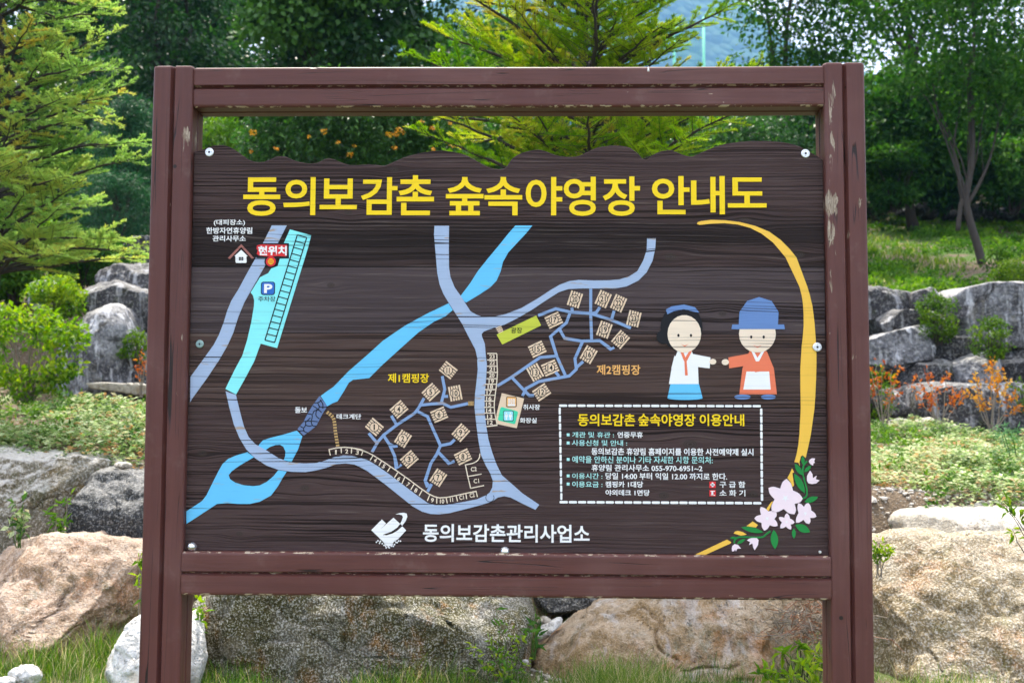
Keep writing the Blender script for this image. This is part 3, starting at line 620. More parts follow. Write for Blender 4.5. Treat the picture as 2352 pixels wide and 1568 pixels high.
text('notice_lettering', [('휴양림 관리사무소 055-970-6951~2', E_, (425, 797, 1605, 862), .024, 0)], W_)
text('notice_lettering', [('이용시간 :', E_, (218, 885, 540, 945), .012, 0), ('당일 14:00 부터 익일 12.00 까지로 한다.', E_, (573, 885, 1868, 950), .022, 1)], [tb, W_])
text('notice_lettering', [('이용요금 :', E_, (218, 972, 540, 1033), .012, 0), ('캠핑카 1대당', E_, (573, 972, 973, 1035), .026, 1)], [tb, W_])
text('notice_lettering', [('야외데크 1면당', E_, (573, 1062, 1043, 1122), .026, 0)], W_)
text('notice_lettering', [('구 급 함', E_, (1788, 972, 2062, 1038), .02, 0)], W_); text('notice_lettering', [('소 화 기', E_, (1788, 1062, 2062, 1128), .02, 0)], W_)
for y in (460, 547, 722, 897, 984): art('notice_bullet', [(pts(E_, [(160, y), (190, y), (190, y+31), (160, y+31)]), 0)], M['teal_text'], 2)
sq = lambda x0, y0, x1, y1: pts(E_, [(x0, y0), (x1, y0), (x1, y1), (x0, y1)])
art('first_aid_symbol', [(sq(1679, 974, 1748, 1041), 0), (sq(1704, 984, 1722, 1031), 1, .6), (sq(1690, 999, 1736, 1016), 1, .6)], [M['red'], M['white']], 2)
art('extinguisher_symbol', [(sq(1680, 1064, 1748, 1130), 0), (sq(1700, 1082, 1720, 1122), 1, .6), (sq(1690, 1072, 1738, 1080), 1, .6), (sq(1694, 1114, 1740, 1122), 1, .6)], [M['red'], M['white']], 2)
# emblem
emb = [(105, 285), (208, 182), (248, 222), (188, 282), (320, 165), (385, 225), (355, 262), (300, 300), (215, 331), (252, 336), (312, 318), (362, 288), (405, 248), (443, 288), (365, 372), (322, 400), (305, 432), (270, 445), (240, 425), (215, 392)]
swo = [(338, 134), (378, 121), (420, 117), (448, 126), (454, 155), (438, 198), (405, 242), (385, 224), (402, 190), (412, 158), (402, 140), (372, 132)]
rr = np.random.default_rng(3); dots = [(155, 402), (170, 388), (185, 412), (195, 392), (212, 415), (228, 432), (245, 440), (250, 456), (270, 448), (280, 456), (300, 440), (318, 442), (330, 425), (345, 405), (357, 405), (370, 390), (388, 391), (310, 425), (335, 390), (190, 400), (240, 425)]
art('emblem', [(pts(G_, emb), 0), (pts(G_, swo), 0)]+[(disc(bw(G_(*q)), .0024, 8), 0) for q in dots], M['white'], 2)
# amber arc
arc = pts(J_, [(740, 1303), (746, 1290), (770, 1282), (850, 1272), (960, 1275), (1080, 1290), (1200, 1320), (1310, 1365), (1400, 1430), (1470, 1500), (1525, 1568)])+pts(K_, [(2140, 0), (2170, 100), (2205, 250), (2230, 450), (2245, 650), (2255, 850), (2255, 1000), (2250, 1200), (2240, 1400), (2230, 1552)])+pts(F_, [(1587, 0), (1560, 130), (1525, 280), (1490, 248), (1470, 260), (1452, 330), (1455, 375), (1440, 335), (1392, 330), (1420, 230), (1440, 120), (1452, 0)]) + \
      pts(K_, [(2055, 1552), (2050, 1250), (2050, 1050), (2058, 900), (2068, 750), (2080, 650), (2092, 500), (2092, 350), (2082, 200), (2065, 100), (2040, 0)])+pts(J_, [(1440, 1568), (1400, 1520), (1340, 1450), (1250, 1380), (1160, 1335), (1060, 1308), (960, 1298), (850, 1302), (760, 1312)])
art('amber_arc', [(arc, 0)]+[(pts(F_, q), 0) for q in ([(1365, 402), (1388, 448), (1368, 458), (1388, 605), (1370, 622), (1345, 560), (1310, 515), (1340, 460)], [(1140, 790), (1085, 910), (1060, 885), (1115, 805)], [(900, 1030), (962, 1072), (935, 1102), (825, 1085)], [(720, 1140), (780, 1155), (830, 1185), (760, 1198), (672, 1172), (690, 1150)], [(595, 1245), (645, 1275), (635, 1290), (285, 1450), (160, 1450)])], M['amber'], 1.6)
# bellflowers
def flower(cx, cy, tips, notch):
    ol = []; K = len(tips); P = [np.array(t, float) for t in tips]; o = np.array([cx, cy], float)
    for i in range(K):
        a, b = P[i], P[(i+1) % K]; m = o+((a+b)/2-o)/np.linalg.norm((a+b)/2-o)*notch
        mid1 = (a+m)/2+((a+m)/2-o)*.13+(b-a)*.03; mid2 = (b+m)/2+((b+m)/2-o)*.13-(b-a)*.03
        ol += crom([a, mid1, m], 4)[:-1]+crom([m, mid2, b], 4)[:-1]
    star = []
    for i in range(10): th_ = 2*math.pi*i/10+.3; rr_ = notch*(.36 if i % 2 == 0 else .12); star.append((cx+rr_*math.cos(th_), cy+rr_*math.sin(th_)))
    art('painted_flower', [(pts(F_, ol), 0), (pts(F_, star), 1, .5)], [M['pink'], M['white']], 2.6)
flower(1285, 755, [(1300, 527), (1490, 760), (1392, 945), (1125, 915), (1085, 635)], 128)
flower(1070, 995, [(995, 858), (1180, 925), (1192, 1082), (1035, 1138), (918, 995)], 84)
flower(1300, 1035, [(1305, 933), (1393, 1040), (1350, 1125), (1226, 1110), (1208, 982)], 55)
flower(1520, 935, [(1437, 815), (1558, 812), (1652, 970), (1565, 1060), (1410, 1045)], 78)
for q in ([(1600, 283), (1637, 285), (1625, 318), (1635, 335), (1618, 342), (1612, 370), (1580, 352), (1562, 322), (1575, 298)], [(1578, 428), (1605, 470), (1610, 520), (1655, 488), (1645, 530), (1690, 545), (1650, 580), (1600, 588), (1560, 580), (1540, 550), (1542, 490)],
          [(685, 1298), (725, 1308), (760, 1350), (715, 1352), (700, 1385), (688, 1362), (678, 1380), (655, 1385), (650, 1350), (658, 1320)], [(890, 1225), (945, 1225), (967, 1250), (960, 1310), (922, 1370), (905, 1340), (895, 1290), (855, 1308), (868, 1272), (830, 1255), (855, 1235)]):
    art('painted_bud', [(pts(F_, q), 0)], M['pink'], 2.6)
def leafpoly(x0, y0, x1, y1, wd):
    a, b = np.array([x0, y0], float), np.array([x1, y1], float); d = b-a; e = np.array([-d[1], d[0]])/np.hypot(*d)*wd/2
    return [a+d*t+e*math.sin(math.pi*t)**.8 for t in np.linspace(0, 1, 9)]+[b-d*t-e*math.sin(math.pi*t)**.8 for t in np.linspace(0, 1, 9)[1:-1]]
for q in ((1490, 258, 1497, 362, 40), (1400, 348, 1483, 482, 58), (1590, 370, 1508, 446, 42), (1390, 463, 1517, 697, 78), (1672, 742, 1510, 802, 66), (763, 1100, 1027, 1160, 62), (1148, 1130, 1163, 1357, 88), (1385, 1113, 1386, 1232, 46), (1403, 1070, 1577, 1155, 90), (632, 1228, 705, 1220, 28), (812, 1237, 713, 1295, 36)):
    art('painted_leaf', [(pts(F_, leafpoly(*q)), 0)], M['green'], 2.2)
for L in ([(1542, 318), (1502, 370), (1490, 450), (1515, 560), (1538, 650), (1535, 730), (1488, 762)], [(680, 1287), (690, 1245), (750, 1215), (900, 1218), (1010, 1215), (1060, 1180), (1108, 1145)]):
    art('painted_stem', [(ribbon(pts(F_, crom(L, 5)), .0048), 0)], M['green'], 2.0)
# two plainly drawn people in traditional dress, facing each other
def fig(parts, mats): art('painted_figure', [(pts(K_, crom(p, 4, True) if s_ else p), mi, k_*.16) for k_, (p, mi, l_, s_) in enumerate(parts)], mats, 1.8)
def ell(cx, cy, rx, ry, n=22): return [(cx+rx*math.cos(2*math.pi*i/n), cy+ry*math.sin(2*math.pi*i/n)) for i in range(n)]
fig([([(400, 1190), (740, 1190), (800, 1420), (350, 1420)], 3, 0, 0), (ell(575, 1420, 225, 22), 3, 0, 0),
     ([(480, 820), (660, 820), (740, 1000), (750, 1240), (370, 1240), (410, 1000)], 1, 1, 0), ([(640, 850), (900, 900), (890, 1040), (640, 1010)], 1, 1, 0), ([(440, 880), (620, 960), (590, 1080), (400, 1040)], 1, 2, 0),
     ([(510, 815), (545, 815), (580, 900), (630, 815), (665, 815), (600, 945), (560, 945)], 2, 2, 0), ([(565, 940), (595, 940), (610, 1130), (575, 1130)], 2, 3, 0), (ell(930, 955, 44, 36), 4, 1, 0),
     (ell(530, 520, 270, 300), 0, 1, 0), (ell(300, 640, 90, 90), 0, 1, 0), (ell(565, 600, 215, 240), 4, 2, 0), ([(330, 290), (400, 250), (560, 225), (700, 260), (760, 330), (700, 320), (560, 285), (430, 310), (350, 350)], 5, 2, 0),
     (ell(490, 620, 15, 20, 12), 0, 2, 0), (ell(650, 620, 15, 20, 12), 0, 2, 0), ([(525, 730), (570, 750), (620, 730), (570, 764)], 2, 2, 0)],
    [M['ink'], M['white'], M['coral'], M['river'], M['skin'], M['hat']])
fig([(ell(1310, 1405, 105, 32), 0, 0, 0), (ell(1640, 1405, 95, 32), 0, 0, 0), ([(1400, 820), (1620, 820), (1710, 1040), (1750, 1370), (1270, 1370), (1310, 1040)], 2, 1, 0),
     ([(1360, 1080), (1650, 1080), (1670, 1310), (1320, 1310)], 1, 2, 0), ([(1400, 850), (1130, 900), (1140, 1040), (1400, 1000)], 2, 2, 0), ([(1620, 870), (1440, 970), (1470, 1090), (1690, 1050)], 2, 3, 0), ([(1420, 815), (1450, 815), (1500, 905), (1560, 815), (1590, 815), (1520, 950), (1480, 950)], 1, 3, 0), (ell(1090, 960, 46, 38), 3, 2, 0),
     (ell(1500, 600, 235, 240), 3, 2, 0), ([(1260, 520), (1270, 320), (1370, 180), (1520, 130), (1680, 180), (1770, 320), (1760, 520)], 0, 3, 0), ([(1180, 480), (1840, 480), (1850, 540), (1170, 540)], 0, 4, 0),
     (ell(1420, 640, 15, 20, 12), 4, 2, 0), (ell(1580, 640, 15, 20, 12), 4, 2, 0), ([(1450, 745), (1500, 765), (1550, 745), (1500, 780)], 2, 2, 0)],
    [M['hat'], M['white'], M['coral'], M['skin'], M['ink']])
# fixings
def bolt(name, x, y, r, mat, cone=0, hole=True, y0=YB):
    c = at(x, y, y0); mb = MB(); n = 24; prof = [(r, 0), (r, .002), (r*.86, .0034), (r*.35, .0036), (0.0001, .0036)] if not cone else [(r*.8, 0), (r*.8, cone*.35), (r, cone*.35), (r, cone*.55), (r*.72, cone*.8), (r*.3, cone*.96), (.0001, cone)]
    vs = [(c[0]+p[0]*math.cos(2*math.pi*i/n), y0-p[1], c[2]+p[0]*math.sin(2*math.pi*i/n)) for p in prof for i in range(n)]
    mb.add(vs, [[j*n+i, j*n+(i+1) % n, (j+1)*n+(i+1) % n, (j+1)*n+i] for j in range(len(prof)-1) for i in range(n)], 0, False)
    if hole:
        for (ox, oz, rr_) in ((0, 0, r*.26), (r*.58, 0, r*.07), (-r*.58, 0, r*.07), (0, r*.58, r*.07), (0, -r*.58, r*.07)):
            mb.add([(c[0]+ox+rr_*math.cos(2*math.pi*i/10), y0-.0041, c[2]+oz+rr_*math.sin(2*math.pi*i/10)) for i in range(10)], [list(range(10))], 1)
    return mb.build(name, [mat, M['hole']], sign)
bolt('washer', 481, 350, .0135, M['zinc']); bolt('washer', 1850, 353, .0135, M['zinc']); bolt('washer', 1877, 797, .0138, M['zinc'], y0=YB-.003)
tag(bolt('washer', 459, 790, .0125, M['zinc_green']), 'greenish tarnished washer')
bolt('cap_bolt', 444, 1254, .0140, M['chrome'], .026, False); bolt('cap_bolt', 1160, 1265, .0145, M['chrome'], .026, False); tag(bolt('screw', 1883, 1267, .0045, M['zinc'], 0, False), 'small bare screw')
c = at(1489, 160, 0); mb = MB(); mb.add([(c[0]-.002, -.0025, c[2]+.008), (c[0]+.002, -.0025, c[2]+.008), (c[0]+.0032, -.0025, c[2]-.007), (c[0]-.0032, -.0025, c[2]-.007), (c[0], -.006, c[2]-.003)], [[0, 4, 1], [1, 4, 2], [2, 4, 3], [3, 4, 0]]); mb.build('staple', M['chip'], sign)
# ------------------------------------------------------------------ terrain
def smooth(t): t = np.clip(t, 0, 1); return t*t*(3-2*t)
def hgt(x, y):
    x = np.asarray(x, float); y = np.asarray(y, float); xc = np.clip(x, -6, 6)
    near = 1.13-.035*xc; far = 1.62-.05*xc
    low = .31*smooth((y+.9)/2.7)
    z = low+(near-.31)*smooth((y-2.9)/.75)
    z = z+np.where(y > 3.5, (far-near)*np.clip((y-3.5)/5.2, 0, 1), 0)
    z = z+np.where(y > 8.7, (2.95-far)*smooth((y-8.9)/1.1), 0)
    z = z+np.where(y > 9.9, (np.minimum(y, 60)-9.9)*.25, 0)
    z = z+np.where(y > 60, (np.minimum(y, 240)-60)*.05, 0)
    P = np.stack([x, y, np.zeros_like(x)], -1)
    n = fbm(P, .55, 3, 5)*.07*smooth((y-1)/2)+fbm(P, 3.1, 3, 9)*.022
    return z+n-.02
gx = np.concatenate([np.linspace(-3000, -40, 14), np.linspace(-36, -7.5, 36), np.linspace(-7.3, 7.3, 190), np.linspace(7.5, 36, 36), np.linspace(40, 3000, 14)])
gy = np.concatenate([np.linspace(-3000, -30, 10), np.linspace(-26, -1, 16), np.linspace(-.8, 12, 190), np.linspace(12.2, 62, 110), np.linspace(70, 3000, 16)])
XX, YY = np.meshgrid(gx, gy); ZZ = hgt(XX, YY); V = np.stack([XX, YY, ZZ], -1).reshape(-1, 3); nx = len(gx)
i, j = np.meshgrid(np.arange(len(gy)-1), np.arange(nx-1), indexing='ij'); a = (i*nx+j).ravel()
g = G('earth_and_litter'); co = g.coord(); x, y, z = g.sep(co)
n1 = g.noise(co, 1.1, 5, .65); n2 = g.noise(co, 30., 4, .7); n3 = g.voro(co, 60.)
soil = g.mix(n2, (.055, .038, .024), (.20, .145, .095)); soil = g.mix(g.math('MULTIPLY', g.ss(g.noise(co, 55., 2, .7), .60, .68), .8), soil, (.46, .43, .38))
gr = g.mix(g.noise(co, 18., 4, .7), (.03, .075, .010), (.085, .17, .022))
slope = g.ss(y, 9.6, 10.4); slope = g.math('MULTIPLY', slope, g.ss(y, 34., 20.))
lawn = g.math('MULTIPLY', g.ss(y, 2.6, 2.0), 1.)
gm = g.math('ADD', g.math('MULTIPLY', slope, g.ss(g.noise(co, .9, 6, .7), .46, .56)), g.math('MULTIPLY', lawn, g.ss(n1, .42, .6)), clamp=True)
col = g.mix(gm, soil, gr)
col = g.mix(g.ss(y, 18., 24.), col, g.mix(n2, (.03, .022, .014), (.085, .06, .035)))
gmat = g.out(col, .9, g.bump(g.math('ADD', n2, g.math('MULTIPLY', n3, .5)), .8, .03), .2)
gnd = link('ground', np_mesh('ground', V, np.stack([a, a+1, a+nx+1, a+nx], 1), gmat, smooth=True)); gnd['kind'] = 'structure'

# far mountain in the gap
mx = np.linspace(-900, 1000, 120); my = np.linspace(650, 1500, 46); X2, Y2 = np.meshgrid(mx, my)
pk = 400*np.exp(-((X2-30)/270)**2)+240*np.exp(-((X2+520)/300)**2)+200*np.exp(-((X2-430)/220)**2)
Z2 = pk*smooth((Y2-650)/330)*smooth((1500-Y2)/380)+fbm(np.stack([X2, Y2, 0*X2], -1), .006, 5, 3, .5)*26*smooth((Y2-650)/200)-4
nx2 = len(mx); i, j = np.meshgrid(np.arange(len(my)-1), np.arange(nx2-1), indexing='ij'); a = (i*nx2+j).ravel(); X2, Y2, Z2 = X2*2, Y2*2, Z2*2
g = G('wooded_mountain'); co = g.coord(); v = g.voro(co, .055); n = g.noise(co, .01, 5, .7)
mmat = g.out(g.mix(n, (.014, .055, .014), (.05, .12, .03)), .9, g.bump(g.math('MULTIPLY', v, -1.), 1., 12.), .1)
hl = link('hills', np_mesh('hills', np.stack([X2, Y2, Z2], -1).reshape(-1, 3), np.stack([a, a+1, a+nx2+1, a+nx2], 1), mmat, smooth=True)); hl['kind'] = 'structure'

# ------------------------------------------------------------------ boulders
RM = {
 'salmon': rock_mat('salmon_granite', (.37, .235, .145), (.43, .31, .22), (.40, .20, .10), (.16, .12, .06), .28, 95., (.13, .085, .05), .2),
 'greyolive': rock_mat('olive_grey_granite', (.17, .14, .09), (.235, .215, .165), (.15, .095, .025), (.10, .10, .05), .42, 80., (.05, .045, .03), .6),
 'dark': rock_mat('dark_granite', (.028, .029, .028), (.052, .053, .055), (.06, .042, .018), None, .30, 85., (.012, .012, .013), .25, stain_amt=(.58, .72)),
 'speckle': rock_mat('black_and_white_granite', (.17, .145, .085), (.26, .24, .195), (.085, .075, .014), (.26, .125, .025), .62, 115., (.014, .013, .010), .0, .12, stain_amt=(.40, .56)),
 'tan': rock_mat('tan_sandstone', (.33, .215, .105), (.37, .28, .18), (.34, .16, .055), (.19, .165, .10), .20, 120., (.10, .06, .03), .15, .35),
 'gold': rock_mat('golden_granite', (.31, .23, .12), (.36, .295, .19), (.36, .18, .065), (.22, .18, .06), .52, 90., (.055, .043, .024), .15),
 'pale': rock_mat('pale_granite', (.44, .39, .31), (.50, .46, .40), (.34, .25, .16), None, .2, 90., (.18, .15, .11), .3),
 'white': rock_mat('white_quartz', (.58, .56, .53), (.68, .67, .65), (.48, .40, .29), None, .10, 60., (.3, .28, .25), .2),
 'slate': rock_mat('slate_boulder', (.036, .034, .038), (.075, .072, .078), (.03, .026, .022), (.05, .055, .03), .25, 40., (.014, .014, .015), .22, .5),
 'slatew': rock_mat('white_faced_boulder', (.055, .053, .060), (.30, .30, .32), (.022, .02, .02), None, .2, 40., (.012, .012, .013), .4, .8),
}
def rock(label, poly, Y, depth, mat, seed, p=2.8, tilt=.25, amp=.05, facets=7, group=None, res=(120, 56), cat='rock', name='boulder', lo_=.74, grow=1.):
    W = np.array([at(x, y, Y)[[0, 2]] for x, y in crom(poly, 5, True)]); lo, hi = W.min(0), W.max(0); c = (lo+hi)/2; size = (hi-lo).max()/2
    D = (W-c)*grow; ang = np.arctan2(D[:, 1], D[:, 0]); rad = np.hypot(D[:, 0], D[:, 1]); o = np.argsort(ang)
    na, nr = res; th = np.linspace(-math.pi, math.pi, na, endpoint=False); Rr = np.interp(th, ang[o], rad[o], period=2*math.pi)
    ph = np.linspace(-math.pi/2, math.pi/2, nr)[1:-1]; cs = np.abs(np.cos(ph))**(2/p); sn = np.sign(np.sin(ph))*np.abs(np.sin(ph))**(2/p)
    X = (Rr[None]*cs[:, None])*np.cos(th)[None]; Z = (Rr[None]*cs[:, None])*np.sin(th)[None]; Yd = np.repeat((depth*sn)[:, None], na, 1)
    P = np.stack([X, Yd, Z], -1).reshape(-1, 3); P = np.vstack([[[0, -depth, 0]], P, [[0, depth, 0]]])
    r_ = np.random.default_rng(seed)
    for _ in range(facets):
        nrm = r_.normal(size=3); nrm[1] = -abs(nrm[1])*1.3-.25; nrm /= np.linalg.norm(nrm); d = P@nrm; off = d.max()*r_.uniform(lo_, .93); over = np.maximum(0, d-off); P = P-over[:, None]*nrm*.95
    nrmv = P/np.array([max(hi[0]-lo[0], .01)/2, depth, max(hi[1]-lo[1], .01)/2]); nrmv /= np.linalg.norm(nrmv, axis=1, keepdims=True)+1e-9
    q = P/size
    dis = fbm(q+seed*3.7, 1.6, 3, seed)*amp*size*.75+(-np.abs(fbm(q+seed*1.3, 2.7, 4, seed+5))+.25)*amp*size*.7+fbm(q, 9., 4, seed+9)*amp*size*.22-np.maximum(0, .07-np.abs(fbm(q*[1, 1, 1.5]+seed, 1.9, 3, seed+31)))*amp*size*6.
    P = P+nrmv*dis[:, None]
    P[:, 1] += (P[:, 2]+(hi[1]-lo[1])/2)*tilt
    F = []
    nb = nr-2; ii, jj = np.meshgrid(np.arange(nb-1), np.arange(na), indexing='ij'); a = 1+ii*na+jj; b = 1+ii*na+(jj+1) % na
    F = np.stack([a, b, b+na, a+na], -1).reshape(-1, 4)
    me = np_mesh(name, P, F, RM[mat], smooth=True)
    bm = bmesh.new(); bm.from_mesh(me); bm.verts.ensure_lookup_table()
    for j in range(na):
        bm.faces.new((bm.verts[0], bm.verts[1+(j+1) % na], bm.verts[1+j])).smooth = True
        bm.faces.new((bm.verts[len(P)-1], bm.verts[1+(nb-1)*na+j], bm.verts[1+(nb-1)*na+(j+1) % na])).smooth = True
    bmesh.ops.recalc_face_normals(bm, faces=bm.faces); bm.to_mesh(me); bm.free()
    o = link(name, me); o.location = (c[0], Y, c[1]); return tag(o, label, cat, group)
FR = 'boulders of the retaining row behind the sign'
rock('big rounded salmon granite boulder left of the sign, half in the grass', [(-60, 1262), (0, 1250), (30, 1236), (70, 1229), (180, 1228), (260, 1233), (312, 1252), (345, 1290), (352, 1400), (330, 1450), (260, 1500), (150, 1535), (50, 1545), (-80, 1520), (-130, 1400), (-120, 1300)], 2.65, .62, 'salmon', 11, 2.5, .40, .085, 9, FR, (200, 96))
rock('long olive grey boulder behind the salmon one, at the left edge', [(-140, 1060), (0, 1033), (60, 1038), (180, 1046), (240, 1055), (262, 1078), (245, 1130), (235, 1220), (180, 1285), (0, 1290), (-140, 1240)], 3.45, .5, 'greyolive', 12, 3., .28, .075, 9, FR, (160, 80))
rock('dark grey rounded boulder beside the left post', [(165, 1120), (178, 1092), (235, 1074), (330, 1076), (420, 1085), (475, 1150), (465, 1265), (380, 1310), (300, 1290), (205, 1255), (166, 1190)], 3.2, .45, 'dark', 13, 2.9, .28, .07, 10, FR, (160, 80))
rock('broad black and white speckled granite boulder under the sign', [(440, 1490), (452, 1425), (485, 1365), (520, 1322), (620, 1300), (800, 1296), (1000, 1306), (1180, 1322), (1214, 1385), (1218, 1470), (1195, 1560), (1100, 1620), (800, 1640), (520, 1625), (448, 1560)], 2.45, .5, 'speckle', 14, 4.2, .02, .06, 3, FR, (200, 96))
rock('smooth tan sandstone boulder under the right half of the sign', [(1190, 1590), (1212, 1530), (1255, 1475), (1300, 1442), (1370, 1396), (1450, 1362), (1560, 1338), (1700, 1335), (1795, 1370), (1832, 1425), (1838, 1500), (1815, 1590), (1750, 1660), (1400, 1690), (1220, 1660)], 2.35, .55, 'tan', 15, 2.7, .32, .095, 9, FR, (200, 96))
rock('huge golden speckled granite boulder at the right edge', [(1945, 1450), (1965, 1370), (2005, 1293), (2060, 1250), (2150, 1232), (2250, 1229), (2352, 1240), (2450, 1265), (2500, 1350), (2520, 1500), (2480, 1740), (2200, 1790), (2000, 1740), (1945, 1580)], 2.35, .7, 'gold', 16, 2.6, .36, .09, 9, FR, (200, 96))
rock('pale flat topped boulder behind the golden one at the right edge', [(2040, 1222), (2048, 1190), (2085, 1172), (2200, 1166), (2352, 1169), (2450, 1176), (2480, 1220), (2420, 1290), (2200, 1290), (2070, 1275)], 3.35, .38, 'pale', 17, 3.4, .35, .03, 4, FR)
rock('dark shaded boulder in the gap between the speckled and tan boulders', [(1225, 1350), (1300, 1340), (1400, 1345), (1440, 1380), (1400, 1412), (1290, 1410), (1235, 1395)], 3.05, .22, 'dark', 18, 2.6, .2, .06, 6, FR, (72, 32))
rock('white quartz stone leaning against the left post in the grass', [(218, 1520), (228, 1492), (262, 1450), (305, 1420), (360, 1408), (430, 1425), (462, 1500), (445, 1590), (380, 1625), (300, 1615), (235, 1570)], 1.75, .2, 'white', 19, 2.5, .35, .07, 10, None, (80, 40), 'stone', 'stone')
rock('small white broken stone lying in the grass at the bottom left', [(20, 1552), (36, 1534), (62, 1528), (84, 1542), (92, 1560), (74, 1578), (36, 1580)], 1.55, .06, 'white', 20, 2.3, .2, .12, 10, None, (48, 24), 'stone', 'stone')
rock('white stone cut by the bottom left corner of the photo', [(-40, 1570), (-10, 1556), (20, 1553), (34, 1566), (20, 1590), (-30, 1595)], 1.5, .06, 'white', 21, 2.3, .2, .12, 9, None, (48, 24), 'stone', 'stone')
rock('pointed white stone wedged between speckled and tan boulders', [(1225, 1470), (1237, 1442), (1262, 1428), (1288, 1418), (1294, 1424), (1278, 1446), (1250, 1468), (1238, 1476)], 2.45, .05, 'white', 22, 2.2, .15, .12, 9, None, (40, 20), 'stone', 'stone')
rock('small grey white stone above the pointed white stone', [(1232, 1432), (1245, 1415), (1262, 1420), (1268, 1434), (1250, 1440)], 2.6, .04, 'pale', 23, 2.2, .15, .12, 7, None, (40, 20), 'stone', 'stone')
rock('small white stone low in the gap beside the tan boulder', [(1170, 1500), (1185, 1496), (1205, 1510), (1215, 1522), (1195, 1528), (1176, 1515)], 2.2, .05, 'white', 24, 2.2, .15, .12, 7, None, (40, 20), 'stone', 'stone')
rock('small pale pebble on the dark boulder at the left', [(262, 1068), (275, 1060), (296, 1062), (302, 1072), (280, 1078)], 3.3, .05, 'pale', 25, 2.3, .1, .08, 5, None, (40, 20), 'stone', 'stone')
WL = 'boulders of the upper rock wall'
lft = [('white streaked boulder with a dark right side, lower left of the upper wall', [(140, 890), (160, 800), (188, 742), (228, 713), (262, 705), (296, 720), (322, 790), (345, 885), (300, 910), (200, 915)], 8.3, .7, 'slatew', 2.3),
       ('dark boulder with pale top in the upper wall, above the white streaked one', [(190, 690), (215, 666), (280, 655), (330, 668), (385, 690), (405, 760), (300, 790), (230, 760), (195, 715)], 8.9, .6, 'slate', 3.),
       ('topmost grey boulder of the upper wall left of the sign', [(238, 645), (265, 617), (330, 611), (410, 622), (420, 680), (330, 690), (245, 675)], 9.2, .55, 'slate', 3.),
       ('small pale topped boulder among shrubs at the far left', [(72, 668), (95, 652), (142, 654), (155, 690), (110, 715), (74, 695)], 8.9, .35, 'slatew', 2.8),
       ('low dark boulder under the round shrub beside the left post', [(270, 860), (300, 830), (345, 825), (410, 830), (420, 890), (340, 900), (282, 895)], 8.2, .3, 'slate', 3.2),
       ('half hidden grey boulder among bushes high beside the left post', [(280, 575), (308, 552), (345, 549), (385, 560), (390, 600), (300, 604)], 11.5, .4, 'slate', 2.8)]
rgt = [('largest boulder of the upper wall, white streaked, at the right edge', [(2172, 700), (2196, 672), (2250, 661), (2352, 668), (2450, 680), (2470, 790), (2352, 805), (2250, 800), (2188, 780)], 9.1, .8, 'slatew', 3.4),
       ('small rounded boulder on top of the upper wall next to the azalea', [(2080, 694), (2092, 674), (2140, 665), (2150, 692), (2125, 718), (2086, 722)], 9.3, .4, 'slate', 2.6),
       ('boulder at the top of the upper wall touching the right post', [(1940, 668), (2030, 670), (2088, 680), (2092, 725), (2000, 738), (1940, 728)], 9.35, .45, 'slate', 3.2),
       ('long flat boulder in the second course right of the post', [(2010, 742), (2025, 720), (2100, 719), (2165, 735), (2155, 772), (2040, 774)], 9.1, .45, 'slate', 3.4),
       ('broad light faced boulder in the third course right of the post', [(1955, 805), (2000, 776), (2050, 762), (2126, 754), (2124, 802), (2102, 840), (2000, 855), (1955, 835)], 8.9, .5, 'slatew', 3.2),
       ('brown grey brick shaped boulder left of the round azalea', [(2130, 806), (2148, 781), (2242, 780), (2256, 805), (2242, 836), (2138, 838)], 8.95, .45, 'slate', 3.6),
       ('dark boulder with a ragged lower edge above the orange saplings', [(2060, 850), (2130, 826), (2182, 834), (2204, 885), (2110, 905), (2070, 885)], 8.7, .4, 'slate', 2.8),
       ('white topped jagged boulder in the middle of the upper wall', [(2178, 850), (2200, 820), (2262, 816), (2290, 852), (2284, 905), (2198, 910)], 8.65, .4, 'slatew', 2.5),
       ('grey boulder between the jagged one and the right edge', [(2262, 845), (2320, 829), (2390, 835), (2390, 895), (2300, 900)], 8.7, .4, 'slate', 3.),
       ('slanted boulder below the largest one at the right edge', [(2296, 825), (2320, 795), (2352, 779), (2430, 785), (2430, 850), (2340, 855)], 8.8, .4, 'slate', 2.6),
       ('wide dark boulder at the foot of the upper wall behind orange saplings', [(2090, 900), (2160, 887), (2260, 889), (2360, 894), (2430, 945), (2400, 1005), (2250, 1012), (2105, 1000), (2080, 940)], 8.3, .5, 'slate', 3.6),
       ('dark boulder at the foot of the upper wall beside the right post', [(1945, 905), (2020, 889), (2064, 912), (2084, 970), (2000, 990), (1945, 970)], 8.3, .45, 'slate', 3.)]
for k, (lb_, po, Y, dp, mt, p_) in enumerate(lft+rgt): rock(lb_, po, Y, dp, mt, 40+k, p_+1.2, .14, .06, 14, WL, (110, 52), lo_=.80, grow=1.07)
for k, (lb_, po) in enumerate([('left most of three pale stones at the foot of the upper wall', [(2010, 995), (2045, 968), (2085, 961), (2100, 988), (2082, 1012), (2028, 1012)]), ('middle and largest white stone at the foot of the upper wall', [(2078, 990), (2110, 967), (2146, 959), (2174, 988), (2152, 1010), (2092, 1010)]), ('right most pale stone at the foot of the upper wall', [(2160, 990), (2180, 974), (2212, 984), (2226, 1006), (2170, 1012)])]):
    rock(lb_, po, 7.6, .22, 'pale', 70+k, 2.4, .3, .08, 8, 'pale stones at the foot of the upper wall', (60, 30), 'stone', 'stone')
